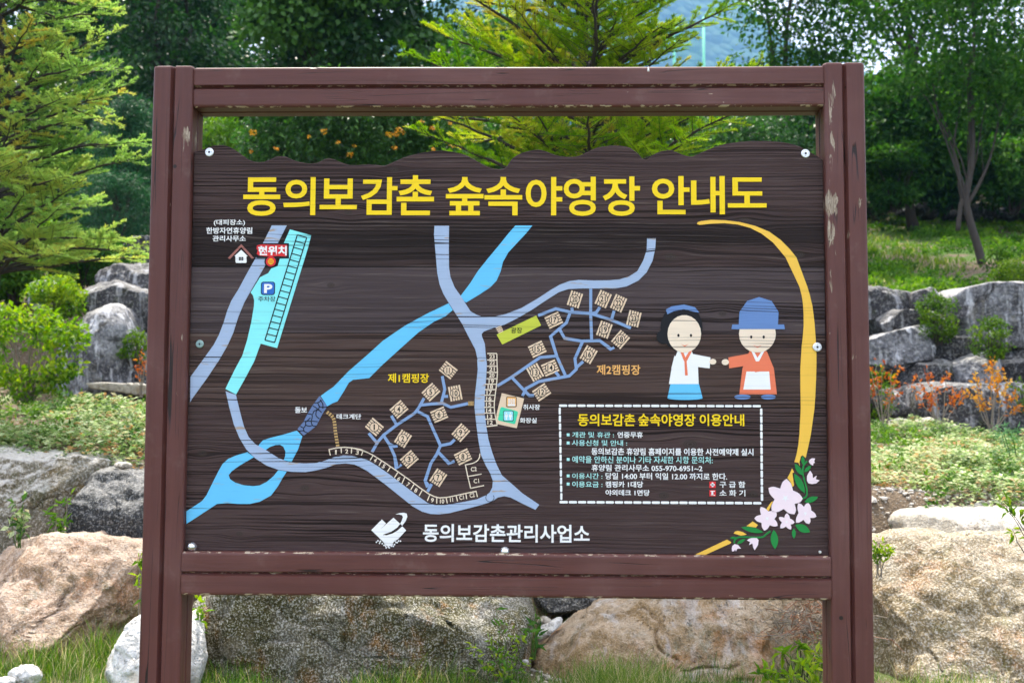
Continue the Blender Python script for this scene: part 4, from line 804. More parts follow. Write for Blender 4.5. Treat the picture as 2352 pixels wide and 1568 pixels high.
for k, (lb_, po) in enumerate([('pale faced boulder under the trees at the top of the grass slope', [(2062, 485), (2085, 462), (2130, 457), (2158, 485), (2142, 505), (2075, 505)]), ('dim boulder behind the leaning tree trunk on the slope', [(2168, 495), (2200, 474), (2290, 476), (2300, 505), (2182, 508)]), ('shaded boulder right of the leaning tree on the slope', [(2290, 490), (2320, 470), (2370, 466), (2400, 490), (2380, 505), (2300, 505)])]):
    rock(lb_, po, 20.5, .6, 'slate', 80+k, 2.6, .2, .08, 7, 'boulders under the trees', (60, 30))
rock('thin pale concrete slab edging the planting left of the post', [(205, 880), (240, 877), (330, 884), (420, 890), (420, 908), (330, 906), (240, 896), (208, 890)], 7.6, .12, 'pale', 90, 9., .0, .012, 0, None, (60, 30), 'slab', 'stone_slab')
# ------------------------------------------------------------------ leaves and stems
def unit(v): return v/(np.linalg.norm(v, axis=-1, keepdims=True)+1e-9)
def blades(P, D, N, L, Wd, bend=.0, fat=.45):
    """diamond leaves: base P, direction D, normal N (arrays); quads base-left-tip-right, tips drooping by bend"""
    D = unit(D); S = unit(np.cross(D, N)); U_ = np.cross(S, D); L = L[:, None]; Wd = Wd[:, None]
    mid = P+D*L*fat+U_*L*bend*.3; tip = P+D*L-U_*L*bend
    V = np.stack([P, mid+S*Wd/2, tip, mid-S*Wd/2], 1).reshape(-1, 3); return V, np.arange(len(V)).reshape(-1, 4)
DENS = 3.0
def leaf_cloud(clumps, n_per, leaf, aspect, r_, up=.6, flat=.7, out=.5, bend=.15):
    """clumps: list of (centre, radius, tint). Leaves scattered in flattened balls, facing up and outward"""
    Vs, Ts = [], []
    for c, r, t in clumps:
        n = max(8, int(n_per*DENS*(r**2)))
        d = unit(r_.normal(size=(n, 3))); rad = r*r_.uniform(.25, 1, n)**.5; p = d*rad[:, None]; p[:, 2] *= flat
        D = unit(d*out+r_.normal(size=(n, 3))*.7+np.array([0, 0, -.15])); N = unit(np.array([0, 0, up])+d*.5+r_.normal(size=(n, 3))*.45)
        L = leaf*r_.uniform(.6, 1.25, n); V, F = blades(p+np.array(c), D, N, L, L*aspect, bend); Vs.append(V); Ts.append(np.clip(t+r_.normal(size=n)*.16, 0, 1))
    V = np.vstack(Vs); return V, np.arange(len(V)).reshape(-1, 4), np.concatenate(Ts)
LM = {
 'deep': leaf_mat('deep_green_leaves', [(0., (.010, .040, .008)), (.5, (.026, .088, .014)), (1., (.085, .20, .03))], .35, .42, .4),
 'mid': leaf_mat('mid_green_leaves', [(0., (.010, .042, .006)), (.5, (.028, .095, .011)), (1., (.085, .19, .025))], .45),
 'fresh': leaf_mat('fresh_green_leaves', [(0., (.020, .065, .006)), (.5, (.06, .15, .012)), (1., (.14, .25, .02))], .45),
 'pine': leaf_mat('pine_needles', [(0., (.008, .040, .016)), (.5, (.020, .085, .030)), (1., (.05, .15, .05))], .25),
 'fir': leaf_mat('yellowing_fir_needles', [(0., (.05, .14, .008)), (.38, (.14, .28, .012)), (.62, (.26, .38, .03)), (.88, (.42, .45, .05)), (1., (.50, .42, .07))], .42, .45),
 'larch': leaf_mat('feathery_green_needles', [(0., (.12, .24, .05)), (.45, (.28, .44, .11)), (.78, (.42, .50, .12)), (1., (.50, .40, .08))], .42, .45),
 'lime': leaf_mat('lime_green_leaves', [(0., (.04, .11, .008)), (.5, (.13, .25, .012)), (1., (.30, .37, .03))], .45),
 'azalea': leaf_mat('azalea_leaves', [(0., (.025, .07, .004)), (.5, (.07, .15, .006)), (1., (.15, .23, .012))], .4),
 'rust': leaf_mat('rust_orange_leaves', [(0., (.20, .035, .010)), (.5, (.40, .10, .015)), (1., (.48, .22, .04))], .4),
 'gold': leaf_mat('golden_autumn_leaves', [(0., (.34, .10, .015)), (.5, (.48, .22, .03)), (1., (.52, .34, .06))], .4),
 'berry': leaf_mat('orange_berries', [(0., (.55, .22, .01)), (1., (.75, .42, .02))], .1),
 'cover': leaf_mat('variegated_cover_leaves', [(0., (.010, .045, .006)), (.36, (.05, .13, .015)), (.60, (.22, .32, .09)), (.85, (.52, .58, .34)), (1., (.36, .20, .08))], .35, .5, .3),
 'grass': leaf_mat('grass_blades', [(0., (.020, .065, .006)), (.5, (.060, .14, .012)), (.8, (.15, .21, .03)), (.92, (.34, .29, .13)), (1., (.48, .42, .25))], .4),
 'blue': leaf_mat('bluish_feathery_leaves', [(0., (.05, .16, .06)), (1., (.16, .32, .14))], .4),
}
def bark(name, c, ax=(30., 30., 5.)):
    g = G(name); co = g.coord(); n = g.noise(g.scale(co, ax), 1., 4, .7); return g.out(g.mix(n, tuple(q*.45 for q in c), tuple(q*1.4 for q in c)), .9, g.bump(n, .6, .01), .2)
BK = {'grey': bark('grey_bark', (.058, .049, .043)), 'dark': bark('dark_bark', (.045, .036, .03)), 'twig': bark('pale_twigs', (.24, .20, .16), (60., 60., 20.)), 'green': bark('green_stems', (.06, .12, .02), (60., 60., 20.))}
def limb(a, b, sag, r_, k=7):
    a, b = np.array(a, float), np.array(b, float); t = np.linspace(0, 1, k)[:, None]; L = np.linalg.norm(b-a); w_ = np.cumsum(r_.normal(size=(k, 3)), 0)*L*.018; w_ -= w_[0]; w_ = w_-t*w_[-1]
    p = a+(b-a)*t+w_; p[:, 2] += (np.sin(math.pi*t[:, 0])*sag*L); return p
def tree_mesh(seed, H, crown_c, crown_r, n_clump, clump_r, leaf, n_per, mat, barkm, trunk_r, stems=1, aspect=.55, lean=0, fork=.35, tint=(.25, .75), hollow=.35, flat=.6, paths=None):
    """meshes (trunk with limbs, crown) of a broadleaf tree with base at the origin; crown ellipsoid centre/radii"""
    r_ = np.random.default_rng(seed); cc, cr = np.array(crown_c, float), np.array(crown_r, float)
    d = unit(r_.normal(size=(n_clump, 3))); rad = r_.uniform(hollow, 1, n_clump)**.6; C = cc+d*rad[:, None]*cr
    C = C[C[:, 2] > .12*H]
    clumps = [(c, clump_r*r_.uniform(.6, 1.35), r_.uniform(*tint)) for c in C]
    V, F, T = leaf_cloud(clumps, n_per, leaf, aspect, r_, flat=flat)
    mb = MB(); tops = []
    for q_, r0 in (paths or []):
        p = np.array([z for z in crom(q_, 4)]); mb.tube([tuple(z) for z in p], lambda q, r0=r0: r0*(1-.75*q), n=9); tops.append((p, r0))
    for s in range(0 if paths else stems):
        a = 2*math.pi*s/max(stems, 1)+r_.uniform(0, 1); off = np.array([math.cos(a), math.sin(a), 0])*(trunk_r*1.2 if stems > 1 else 0)
        topp = np.array([lean*H, 0, 0])+np.array([math.cos(a), math.sin(a), 0])*(.10*H if stems > 1 else 0)+[0, 0, min(H*.92, cc[2]+cr[2]*.6)]
        p = limb(off, topp, 0, r_, 12); r0 = trunk_r*(1 if stems == 1 else .75); mb.tube([tuple(q) for q in p], lambda q, r0=r0: r0*(1-.82*q)+r0*.35*math.exp(-q*22), n=9); tops.append((p, r0))
    for c, r, t in sorted(clumps, key=lambda q: -q[1])[:int(min(len(clumps), 14 if paths else 34))]:
        p, r0 = tops[r_.integers(len(tops))]; hh = np.clip((c[2]*r_.uniform(.45, .85)-p[0][2])/(p[-1][2]-p[0][2]), fork*.6, .93); k = hh*(len(p)-1); i = int(k); s = p[i]+(p[min(i+1, len(p)-1)]-p[i])*(k-i)
        q = limb(s, c, .06, r_, 6); rr_ = max(.006, r0*(1-.8*hh)*.30); mb.tube([tuple(z) for z in q], rr_, rr_*.25, n=5, cap=False)
    me = np_mesh('crown', V, F, LM[mat], T)
    t = mb.build('trunk', BK[barkm]); tm = t.data; bpy.data.objects.remove(t); return tm, me
def place_tree(name, meshes, loc, label, cat='tree', group=None, rz=0, s=1., parts=('trunk', 'crown')):
    r = empty(name, loc, label, cat, group); r.rotation_euler[2] = rz; r.scale = (s, s, s)
    for nm, me in zip(parts, meshes): link(nm, me, r, False)
    return r
def gz(x, y): return float(hgt(np.array([x]), np.array([y]))[0])
def box_tree(name, label, x0, x1, y0, y1, Y, seed, mat, leaf, dens, nclump, clump_r, barkm='grey', trunk=None, base=None, stems=1, group='trees of the wood behind the sign', deep=.8, tint=(.2, .75), hollow=.3, aspect=.55, tr=.1, lean=0, flat=.6, cat='tree', paths=None):
    """tree whose crown fills a photo box at depth Y"""
    a, b = at(x0, y1, Y), at(x1, y0, Y); cx, cz = (a[0]+b[0])/2, (a[2]+b[2])/2; rx, rz = abs(b[0]-a[0])/2, abs(b[2]-a[2])/2
    bx_ = at(base, 784, Y)[0] if base is not None else cx; bz = gz(bx_, Y)-.05
    if paths: paths = [([at(u, v, Y)-np.array([bx_, Y, bz]) for u, v in q], r) for q, r in paths]
    ms = tree_mesh(seed, cz+rz-bz, (cx-bx_, 0, cz-bz), (rx*.92, rx*deep, rz*.92), nclump, clump_r, leaf, dens, mat, barkm, tr, stems, aspect, lean, tint=tint, hollow=hollow, flat=flat, paths=paths)
    return place_tree(name, ms, (bx_, Y, bz), label, cat, group)
def bush(label, x0, x1, y0, y1, Y, seed, mat, leaf=.05, dens=900, nclump=26, clump=.3, stems=6, group='shrubs on the planted bank', tint=(.2, .8), aspect=.5, barkm='dark', name='shrub', flat=.8, deep=.8, up=.6, cat='shrub'):
    r_ = np.random.default_rng(seed); a, b = at(x0, y1, Y), at(x1, y0, Y); cx, rx = (a[0]+b[0])/2, abs(b[0]-a[0])/2; base = min(gz(cx, Y)-.03, a[2]); base = a[2]-.04; h = b[2]-base
    d = unit(r_.normal(size=(nclump, 3))); C = np.stack([d[:, 0]*rx*.8, d[:, 1]*rx*deep*.8, h*.55+d[:, 2]*h*.40], 1)*1.0; C[:, 2] = np.maximum(C[:, 2], h*.12)
    cl = [(c, max(rx, h/2)*clump*r_.uniform(.7, 1.3), r_.uniform(*tint)) for c in C]
    V, F, T = leaf_cloud(cl, dens*2.0, leaf, aspect, r_, up, flat)
    root = empty(name, (cx, Y, base), label, cat, group); link('foliage', np_mesh('foliage', V, F, LM[mat], T), root, False)
    mb = MB()
    for c, r, t in cl[:stems*2]: mb.tube([tuple(q) for q in limb((r_.normal()*rx*.08, r_.normal()*rx*.08, -.02), c, .05, r_, 6)], .012*max(.4, h), .003, 5, cap=False)
    mb.build('stem', BK[barkm], root, False); return root

# ------------------------------------------------------------------ conifers with layered boughs
def conifer_mesh(seed, H, boughs, trunk_r, needle, nw, step, mat, barkm, tint=.4, yellow=.35, spread=55, sub=.043, lean=(0, 0)):
    """boughs: list of (height, azimuth, length, elevation, droop)"""
    r_ = np.random.default_rng(seed); mb = MB(); NP, ND, NN, NL, NT = [], [], [], [], []
    tp = np.array([[lean[0]*t, lean[1]*t, H*t-.1] for t in np.linspace(0, 1, 14)]); tp[:, :2] += np.cumsum(r_.normal(size=(14, 2)), 0)*.006*H*.3
    mb.tube([tuple(q) for q in tp], lambda q: trunk_r*(1-.9*q), n=9)
    def needles(p0, p1, tn, n_extra=1., fan=1.):
        L = np.linalg.norm(p1-p0); n = max(6, int(L/step*n_extra)); t = r_.uniform(0, 1, n); ax = (p1-p0)/(L+1e-9)
        s = unit(np.cross(ax, [0, 0, 1.])); u = np.cross(s, ax); a = r_.uniform(-.5, math.pi+.5, n)
        side = s[None]*np.cos(a)[:, None]*fan+u[None]*np.abs(np.sin(a))[:, None]*.75
        NP.append(p0+(p1-p0)*t[:, None]); ND.append(unit(ax[None]*.75+side+r_.normal(size=(n, 3))*.18)); NN.append(unit(u[None]+r_.normal(size=(n, 3))*.4)); NL.append(needle*r_.uniform(.65, 1.15, n)); NT.append(np.clip(tn+r_.normal(size=n)*.07, 0, 1))
    for (h, az, Lb, el, dr) in boughs:
        k = 12; t = np.linspace(0, 1, k); i = np.clip(h/H*13, 0, 12.9); o = tp[int(i)]+(tp[int(i)+1]-tp[int(i)])*(i-int(i))
        dirh = np.array([math.cos(az), math.sin(az), 0]); zz = np.sin(R(el))*Lb*t-dr*Lb*t*t
        P = o+dirh[None]*(np.cos(R(el))*Lb*t)[:, None]+np.array([0, 0, 1.])[None]*zz[:, None]; P += np.cumsum(r_.normal(size=(k, 3)), 0)*.008*Lb
        mb.tube([tuple(q) for q in P], .004+.013*Lb, .002, 5, cap=False)
        bt = np.clip(tint+r_.normal()*.13+(yellow if r_.uniform() < .4 else 0), 0, 1)
        ns = int(Lb/sub); side = unit(np.cross(dirh, [0, 0, 1.]))
        for q in range(ns):
            tt = .14+.86*(q+r_.uniform())/ns; j = min(int(tt*(k-1)), k-2); b0 = P[j]+(P[j+1]-P[j])*(tt*(k-1)-j); ax = unit(P[j+1]-P[j]); sg = 1 if q % 2 else -1
            l2 = min(.42*Lb*(1.02-tt)**.8+.05, .5)*r_.uniform(.6, 1.1)*(1 if r_.uniform() > .12 else .3)
            d2 = unit(ax*math.cos(R(spread))+side*sg*math.sin(R(spread))+np.array([0, 0, r_.uniform(-.15, .55)])); e = b0+d2*l2+np.array([0, 0, -.12*l2*r_.uniform()])
            bare = tt < .25 and r_.uniform() < .4
            mb.tube([tuple(b0), tuple((b0+e)/2+r_.normal(size=3)*.004), tuple(e)], .0028, .001, 3, cap=False)
            if bare: continue
            tb = np.clip(bt+r_.normal()*.12, 0, 1); needles(b0+(e-b0)*.12, e, tb)
            m2 = int(l2/.055)
            for w2 in range(m2):
                f = .25+.7*(w2+.5)/m2; c0 = b0+(e-b0)*f; sg2 = 1 if w2 % 2 else -1; s2 = unit(np.cross(d2, [0, 0, 1.])); e2 = c0+unit(d2*.7+s2*sg2*.8+np.array([0, 0, r_.uniform(-.1, .25)]))*l2*.30*(1.1-f)*r_.uniform(.7, 1.2)+d2*.012; needles(c0, e2, tb+r_.normal()*.04)
        needles(P[int(k*.7)], P[-1], bt, 1.4)
    NP, ND, NN = np.vstack(NP), np.vstack(ND), np.vstack(NN); NL, NT = np.concatenate(NL), np.concatenate(NT)
    V, F = blades(NP, ND, NN, NL, np.full(len(NL), nw), .05, .5)
    t_ = mb.build('trunk', BK[barkm]); tm = t_.data; bpy.data.objects.remove(t_); return tm, np_mesh('crown', V, F, LM[mat], NT)

# the fir right behind the sign
Yf = 3.25; b = at(1338, 900, Yf); zf = gz(b[0], Yf); r_ = np.random.default_rng(21); bo = []
def zat(y): return at(1338, y, Yf)[2]-zf
for h0, n, L0, e0 in ((zat(760), 6, .95, 12), (zat(600), 7, 1.05, 15), (zat(470), 7, 1.05, 18), (zat(400), 8, 1.12, 20), (zat(330), 8, 1.05, 22), (zat(250), 7, 1.1, 24), (zat(180), 8, 1.15, 26), (zat(110), 8, 1.1, 28), (zat(40), 8, 1.05, 30), (zat(-60), 7, .95, 34), (zat(-180), 7, .8, 38), (zat(-300), 6, .6, 44), (zat(-400), 5, .4, 50)):
    a0 = r_.uniform(0, 6)
    for k in range(int(n*1.5)): bo.append((h0+r_.normal()*.09, a0+2*math.pi*k/(n*1.5)+r_.normal()*.3, L0*r_.uniform(.45, 1.12), e0+2+r_.normal()*10, r_.uniform(.0, .18)))
place_tree('fir_tree', conifer_mesh(22, zat(-520), bo, .038, .024, .0040, .0015, 'fir', 'grey', .42, .34), (b[0], Yf, zf), 'young fir with yellowing boughs directly behind the middle of the sign', 'fir tree')
# the feathery conifer at the left edge
Yl = 4.6; b = at(-28, 900, Yl); zl = gz(b[0], Yl); r_ = np.random.default_rng(31); bo = []
def zal(y): return at(0, y, Yl)[2]-zl
for yy in range(520, -520, -40):
    L0 = np.interp(yy, [-520, -250, 100, 420, 660], [.35, .85, 1.02, 1.25, .95]); a0 = r_.uniform(0, 6)
    for k in range(6): bo.append((zal(yy)-.25*L0+r_.normal()*.05, a0+2*math.pi*k/6+r_.normal()*.25, L0*r_.uniform(.65, 1.08), 20+r_.normal()*8, r_.uniform(.02, .20)))
place_tree('feathery_conifer', conifer_mesh(32, zal(-700), bo, .055, .030, .0080, .0026, 'larch', 'grey', .48, .16, 50, .055), (b[0], Yl, zl), 'tall feathery light green conifer filling the left edge', 'conifer')

# ------------------------------------------------------------------ wood behind
box_tree('maple_tree', 'dense dark green maple above the left half of the top rail', 520, 1090, -360, 250, 14.5, 101, 'deep', .115, 330, 130, .50, 'dark', group='trees of the wood behind the sign', tint=(.0, 1.), tr=.12, aspect=.8)
box_tree('dark_tree', 'dim slender trunked tree between the left conifer and the maple', 235, 600, -260, 330, 19, 102, 'deep', .13, 120, 95, .55, 'dark', stems=3, base=330, tint=(.0, .4), tr=.13)
box_tree('dark_tree', 'shaded tree behind the left post, lowest of the dark trees', 150, 560, 120, 480, 22, 103, 'deep', .15, 150, 90, .7, 'dark', tint=(.0, .4), tr=.13)
box_tree('dark_tree', 'dark tree closing the view at the top left corner', -150, 330, -300, 330, 24, 104, 'deep', .17, 130, 100, .8, 'dark', tint=(.1, .5), tr=.15)
box_tree('dark_tree', 'deep green tree filling the gap behind the berry bush', 420, 1000, 120, 480, 21, 105, 'deep', .15, 140, 110, .75, 'dark', tint=(.0, .45), tr=.15)
box_tree('pale_tree', 'soft green tree seen through the fir branches', 1010, 1330, 20, 420, 20, 106, 'mid', .13, 150, 80, .6, 'dark', tint=(.3, .7), tr=.1)
box_tree('dark_tree', 'low dark tree behind the fir and the right half of the board top', 1270, 1760, 190, 470, 19, 107, 'deep', .14, 150, 95, .6, 'dark', tint=(.05, .5), tr=.12)
box_tree('twin_stemmed_tree', 'airy tree with two grey trunks above the right end of the top rail', 1635, 2030, -330, 290, 15.5, 108, 'mid', .10, 150, 110, .48, 'grey', base=1795, tint=(.2, .75), tr=.09, paths=[([(1800, 440), (1798, 330), (1802, 200), (1808, 60), (1830, -100), (1838, -250)], .062), ([(1798, 330), (1785, 240), (1775, 130), (1760, 20), (1740, -120)], .05)])
box_tree('leaning_tree', 'forked grey tree with a leaning trunk on the grass slope at right', 1960, 2520, -420, 330, 13.3, 109, 'mid', .105, 84, 220, .50, 'grey', base=2250, tint=(.2, .8), tr=.07, paths=[([(2256, 605), (2244, 560), (2226, 500), (2219, 455), (2228, 400), (2234, 330), (2231, 200), (2238, 80), (2230, -60), (2236, -250)], .065), ([(2222, 490), (2206, 440), (2200, 380), (2180, 320), (2158, 270), (2140, 180)], .032), ([(2200, 530), (2207, 470), (2214, 430), (2190, 350), (2205, 250)], .036), ([(2222, 470), (2250, 420), (2275, 360), (2300, 250)], .032)])
box_tree('wood_tree', 'broad tree right of the sign behind the leaning tree', 1960, 2230, 130, 450, 18.5, 110, 'mid', .12, 170, 90, .55, 'dark', tint=(.2, .7), tr=.1)
box_tree('wood_tree', 'dense green tree at the right edge behind the leaning tree', 2190, 2560, 170, 470, 19.5, 111, 'mid', .12, 170, 110, .6, 'dark', tint=(.2, .75), tr=.1)
box_tree('wood_tree', 'backlit fresh green tree deep in the wood right of the sign', 1900, 2420, 150, 440, 25, 112, 'fresh', .15, 170, 130, .8, 'dark', tint=(.2, .7), tr=.15)
box_tree('wood_tree', 'tall thin leaved tree behind the right post', 1900, 2250, -350, 200, 24, 113, 'mid', .13, 56, 100, .7, 'dark', tint=(.2, .7), tr=.13)
box_tree('wood_tree', 'dark tree behind the right end of the board', 1600, 1990, 230, 470, 22, 114, 'deep', .15, 160, 90, .7, 'dark', tint=(.05, .5), tr=.12)

box_tree('pine_tree', 'bushy dark pine standing between the left conifer and the left post', 170, 380, 300, 640, 14, 115, 'pine', .13, 190, 70, .45, 'dark', tint=(.1, .6), tr=.09, aspect=.10, cat='pine')
box_tree('wood_tree', 'shady low tree in the middle of the wood behind the left post', 200, 560, 250, 560, 17, 116, 'deep', .12, 170, 100, .6, 'dark', tint=(.0, .45), tr=.11)
box_tree('wood_tree', 'overhanging green tree in the upper right corner', 2120, 2620, -380, 300, 21, 117, 'mid', .13, 44, 130, .7, 'dark', tint=(.2, .75), tr=.13)
box_tree('dark_tree', 'tall dark tree far behind the left post', 60, 620, -320, 260, 28, 118, 'deep', .19, 110, 120, .95, 'dark', tint=(.0, .4), tr=.16)
box_tree('dark_tree', 'wide dark tree low at the left edge of the wood', -260, 330, 180, 560, 20, 119, 'deep', .15, 150, 120, .7, 'dark', tint=(.05, .5), tr=.13)
box_tree('dark_tree', 'dark tree far behind the fir, left of the net', 860, 1290, 60, 420, 27, 120, 'deep', .17, 130, 110, .8, 'dark', tint=(.1, .55), tr=.14)
# ------------------------------------------------------------------ shrubs
SH = [('dark green shrub mass low at the far left', -60, 130, 470, 700, 9.6, 'fresh', .075, 700), ('dark shrub above the topmost left boulder', 110, 270, 530, 670, 10.2, 'mid', .07, 700), ('bright green shrub between pale stones at far left', 65, 195, 632, 735, 8.3, 'lime', .055, 900),
      ('bushy pine against the left post below the boughs', 190, 350, 400, 560, 12.5, 'pine', .10, 500), ('dark green bush above the grey boulder beside the left post', 150, 300, 560, 645, 10.6, 'mid', .07, 700), ('round dark green shrub beside the left post', 262, 350, 762, 832, 8.0, 'azalea', .045, 1200),
      ('soft blue green pine between conifer and left post', 225, 355, 235, 440, 13.5, 'pine', .13, 420), ('bright green young pine seen above the left end of the board', 455, 570, 262, 420, 11.5, 'fresh', .12, 520), ('dark shrub in shade behind the fir trunk', 1060, 1320, 265, 440, 12.5, 'deep', .08, 520), ('shaded shrub behind the right part of the board top', 1560, 1900, 290, 450, 13.5, 'deep', .08, 420),
      ('dark evergreen bush right of the right post', 1975, 2130, 330, 480, 17.5, 'mid', .10, 380), ('spreading evergreen bush behind the leaning trunk', 2090, 2270, 330, 475, 19, 'pine', .12, 330), ('dark bush at the right edge under the trees', 2230, 2420, 325, 485, 18, 'mid', .11, 330),
      ('rounded yellow green azalea left of the largest boulder', 2105, 2200, 682, 780, 8.6, 'azalea', .04, 1500), ('round azalea in front of the largest boulder', 2230, 2320, 735, 822, 8.3, 'azalea', .04, 1500), ('azalea clump on the slope at the right edge', 2285, 2420, 600, 662, 10.2, 'azalea', .045, 900), ('azalea at the right edge behind golden sapling', 2310, 2420, 868, 985, 8.0, 'azalea', .045, 900), ('yellow green azalea beside the right post', 1950, 2060, 845, 965, 7.9, 'azalea', .045, 900),
      ('low green bush at the top of the slope behind the leaning trunk', 2130, 2240, 400, 500, 20.5, 'mid', .10, 380), ('shaded bush at the top of the slope beside the right post', 1960, 2080, 420, 505, 20, 'deep', .10, 380), ('dark leafy bush at the top of the slope at the right edge', 2290, 2440, 400, 505, 21, 'deep', .10, 380),
      ('pale sapling bush on the grass slope right of the leaning trunk', 2262, 2330, 570, 640, 11.5, 'fresh', .06, 500)]
for k, (lb_, x0, x1, y0, y1, Y, mt, lf, dn) in enumerate(SH): bush(lb_, x0, x1, y0, y1, Y, 200+k, mt, lf, dn, 34 if x1-x0 > 120 else 22, .34, aspect=.12 if 'pine' in lb_ else .5)
bush('leafy yellow green shrub at the left edge in front of the wall', -70, 200, 705, 905, 6.6, 240, 'lime', .065, 420, 46, .26, 12, aspect=.55, barkm='twig', tint=(.15, .85))
bb = bush('large dark bush with orange berry clusters behind the board top', 545, 1090, 215, 440, 10.5, 241, 'deep', .075, 620, 95, .22, 10, aspect=.4, tint=(.25, .85), name='berry_bush')
r_ = np.random.default_rng(5); cl = []
a, b2 = at(560, 390, 9.6), at(1080, 225, 9.6)
for k in range(30): cl.append(((r_.uniform(a[0], b2[0])-bb.location[0], -r_.uniform(.95, 1.5), r_.uniform(a[2], b2[2])-bb.location[2]), r_.uniform(.018, .042), r_.uniform(.1, .8)))
for q in cl:
    V, F, T = leaf_cloud([((0, 0, 0), q[1], q[2])], 9000, .018, .9, r_); o = link('berry_cluster', np_mesh('berry_cluster', V, F, LM['berry'], T), bb, False); o.location = q[0]
bush('fuzzy bluish green seedling at the right edge of the planting', 2278, 2400, 970, 1120, 4.9, 243, 'blue', .05, 1300, 24, .30, 6, aspect=.10, group='small plants in the planting', barkm='green', name='feathery_plant', cat='plant')

# autumn saplings and small plants built stem by stem
def sapling(label, bx_, by_, Y, tips, mat, leaf, n, seed, barkm='twig', name='sapling', group='orange leaved saplings', r0=.006, aspect=.5, cat='sapling', spread=.045, leaf_top=.55):
    r_ = np.random.default_rng(seed); b = at(bx_, by_, Y); root = empty(name, tuple(b), label, cat, group); mb = MB(); P, D, Tn = [], [], []
    for (tx, ty, dy) in tips:
        e = at(tx, ty, Y+dy)-b; p = limb((r_.normal()*.012, r_.normal()*.012, -.03), e, .05, r_, 8); mb.tube([tuple(q) for q in p], r0, r0*.35, 5, cap=False); t0 = r_.uniform(.2, .8)
        for q in range(n):
            f = leaf_top+(1-leaf_top)*r_.uniform(); k = f*7; i = min(int(k), 6); c = p[i]+(p[i+1]-p[i])*(k-i); P.append(c+r_.normal(size=3)*spread*.35); D.append(r_.normal(size=3)+np.array([0, 0, .35])); Tn.append(np.clip(t0+r_.normal()*.2, 0, 1))
    P, D = np.array(P), np.array(D); L = leaf*r_.uniform(.6, 1.2, len(P)); V, F = blades(P, D, unit(r_.normal(size=P.shape)+np.array([0, -.4, 1.])), L, L*aspect, .2)
    link('leaves', np_mesh('leaves', V, F, LM[mat], Tn), root, False); mb.build('stem', BK[barkm], root, False); return root
sapling('rust orange sapling next to the right post', 2030, 985, 7.3, [(2000, 850, 0), (2015, 835, .2), (2032, 832, -.1), (2050, 850, .2), (2068, 842, 0), (1990, 880, .1), (2075, 880, -.2), (2045, 890, .1)], 'rust', .042, 22, 301)
sapling('rust orange sapling in the middle of the planting edge', 2158, 992, 7.2, [(2090, 880, 0), (2108, 862, .2), (2130, 850, -.1), (2150, 880, .2), (2175, 858, 0), (2195, 890, .1), (2120, 905, -.2), (2210, 905, .1), (2140, 900, 0)], 'rust', .045, 26, 302)
sapling('golden orange sapling at the right edge', 2280, 990, 7.0, [(2215, 895, 0), (2240, 860, .1), (2262, 835, -.1), (2280, 822, .2), (2300, 845, 0), (2318, 870, .1), (2335, 900, -.1), (2250, 910, 0), (2345, 930, 0), (2290, 870, 0)], 'gold', .048, 28, 303)
sapling('single rust orange sapling beside the left post', 326, 905, 7.2, [(318, 815, 0), (326, 808, 0), (334, 822, 0), (312, 840, 0)], 'rust', .045, 12, 304)
G5 = 'small plants among the front boulders'
sapling('leafy azalea sprouting beside the right post under the bottom rail', 1850, 1600, 1.85, [(1800, 1500, -.2), (1770, 1535, -.25), (1835, 1480, -.1), (1870, 1500, -.1), (1862, 1540, -.2), (1815, 1560, -.3), (1880, 1565, -.2), (1775, 1570, -.3), (1848, 1520, -.3), (1890, 1525, 0), (1740, 1545, -.3)], 'lime', .055, 13, 305, 'dark', 'azalea', G5, .004, .36, 'plant', .03, .88)
sapling('reddish leaved creeper with green shoots in front of the speckled boulder', 1150, 1590, 1.85, [(1080, 1480, 0), (1100, 1510, 0), (1130, 1460, 0), (1175, 1430, .1), (1160, 1475, 0), (1190, 1500, 0), (1120, 1530, 0), (1210, 1520, 0), (1165, 1540, -.1), (1065, 1530, -.1), (1200, 1455, .1)], 'lime', .036, 11, 306, 'twig', 'creeper', G5, .002, .35, 'plant', .03, .70)
sapling('upright green herb growing against the speckled boulder', 1172, 1590, 1.8, [(1140, 1400, .1), (1150, 1440, .05), (1128, 1470, 0), (1190, 1540, -.1), (1168, 1530, -.1)], 'fresh', .06, 9, 307, 'green', 'herb', G5, .003, .25, 'plant', .02, .3)
sapling('green herb in the dark gap between the boulders', 1222, 1500, 2.1, [(1225, 1385, .1), (1240, 1420, .1), (1212, 1430, 0), (1232, 1450, 0)], 'mid', .07, 7, 308, 'green', 'herb', G5, .003, .25, 'plant', .02, .35)
sapling('yellow green sprig growing out at the left post above the white stone', 330, 1400, 2.05, [(322, 1275, 0), (330, 1262, 0), (318, 1330, 0), (325, 1360, 0)], 'lime', .055, 8, 309, 'twig', 'sprig', G5, .003, .4, 'plant', .02, .6)
sapling('yellow green sprig behind the left post below the bottom rail', 452, 1500, 1.9, [(462, 1372, 0), (455, 1400, 0), (458, 1425, 0), (468, 1380, .1)], 'lime', .05, 9, 310, 'twig', 'sprig', G5, .003, .4, 'plant', .02, .6)
sapling('small bright shrub on the golden boulder beside the right post', 2018, 1310, 1.75, [(2005, 1255, 0), (2020, 1245, 0), (2035, 1252, 0), (2042, 1262, 0), (2012, 1268, 0)], 'lime', .034, 26, 311, 'twig', 'sprig', G5, .003, .3, 'plant', .03, .6)
sapling('thin twig with green leaves over the golden boulder at the right edge', 2375, 1270, 2.0, [(2300, 1150, 0), (2325, 1215, 0), (2345, 1175, 0), (2360, 1150, 0), (2310, 1160, 0)], 'lime', .05, 10, 312, 'dark', 'sprig', G5, .003, .3, 'plant', .03, .75)
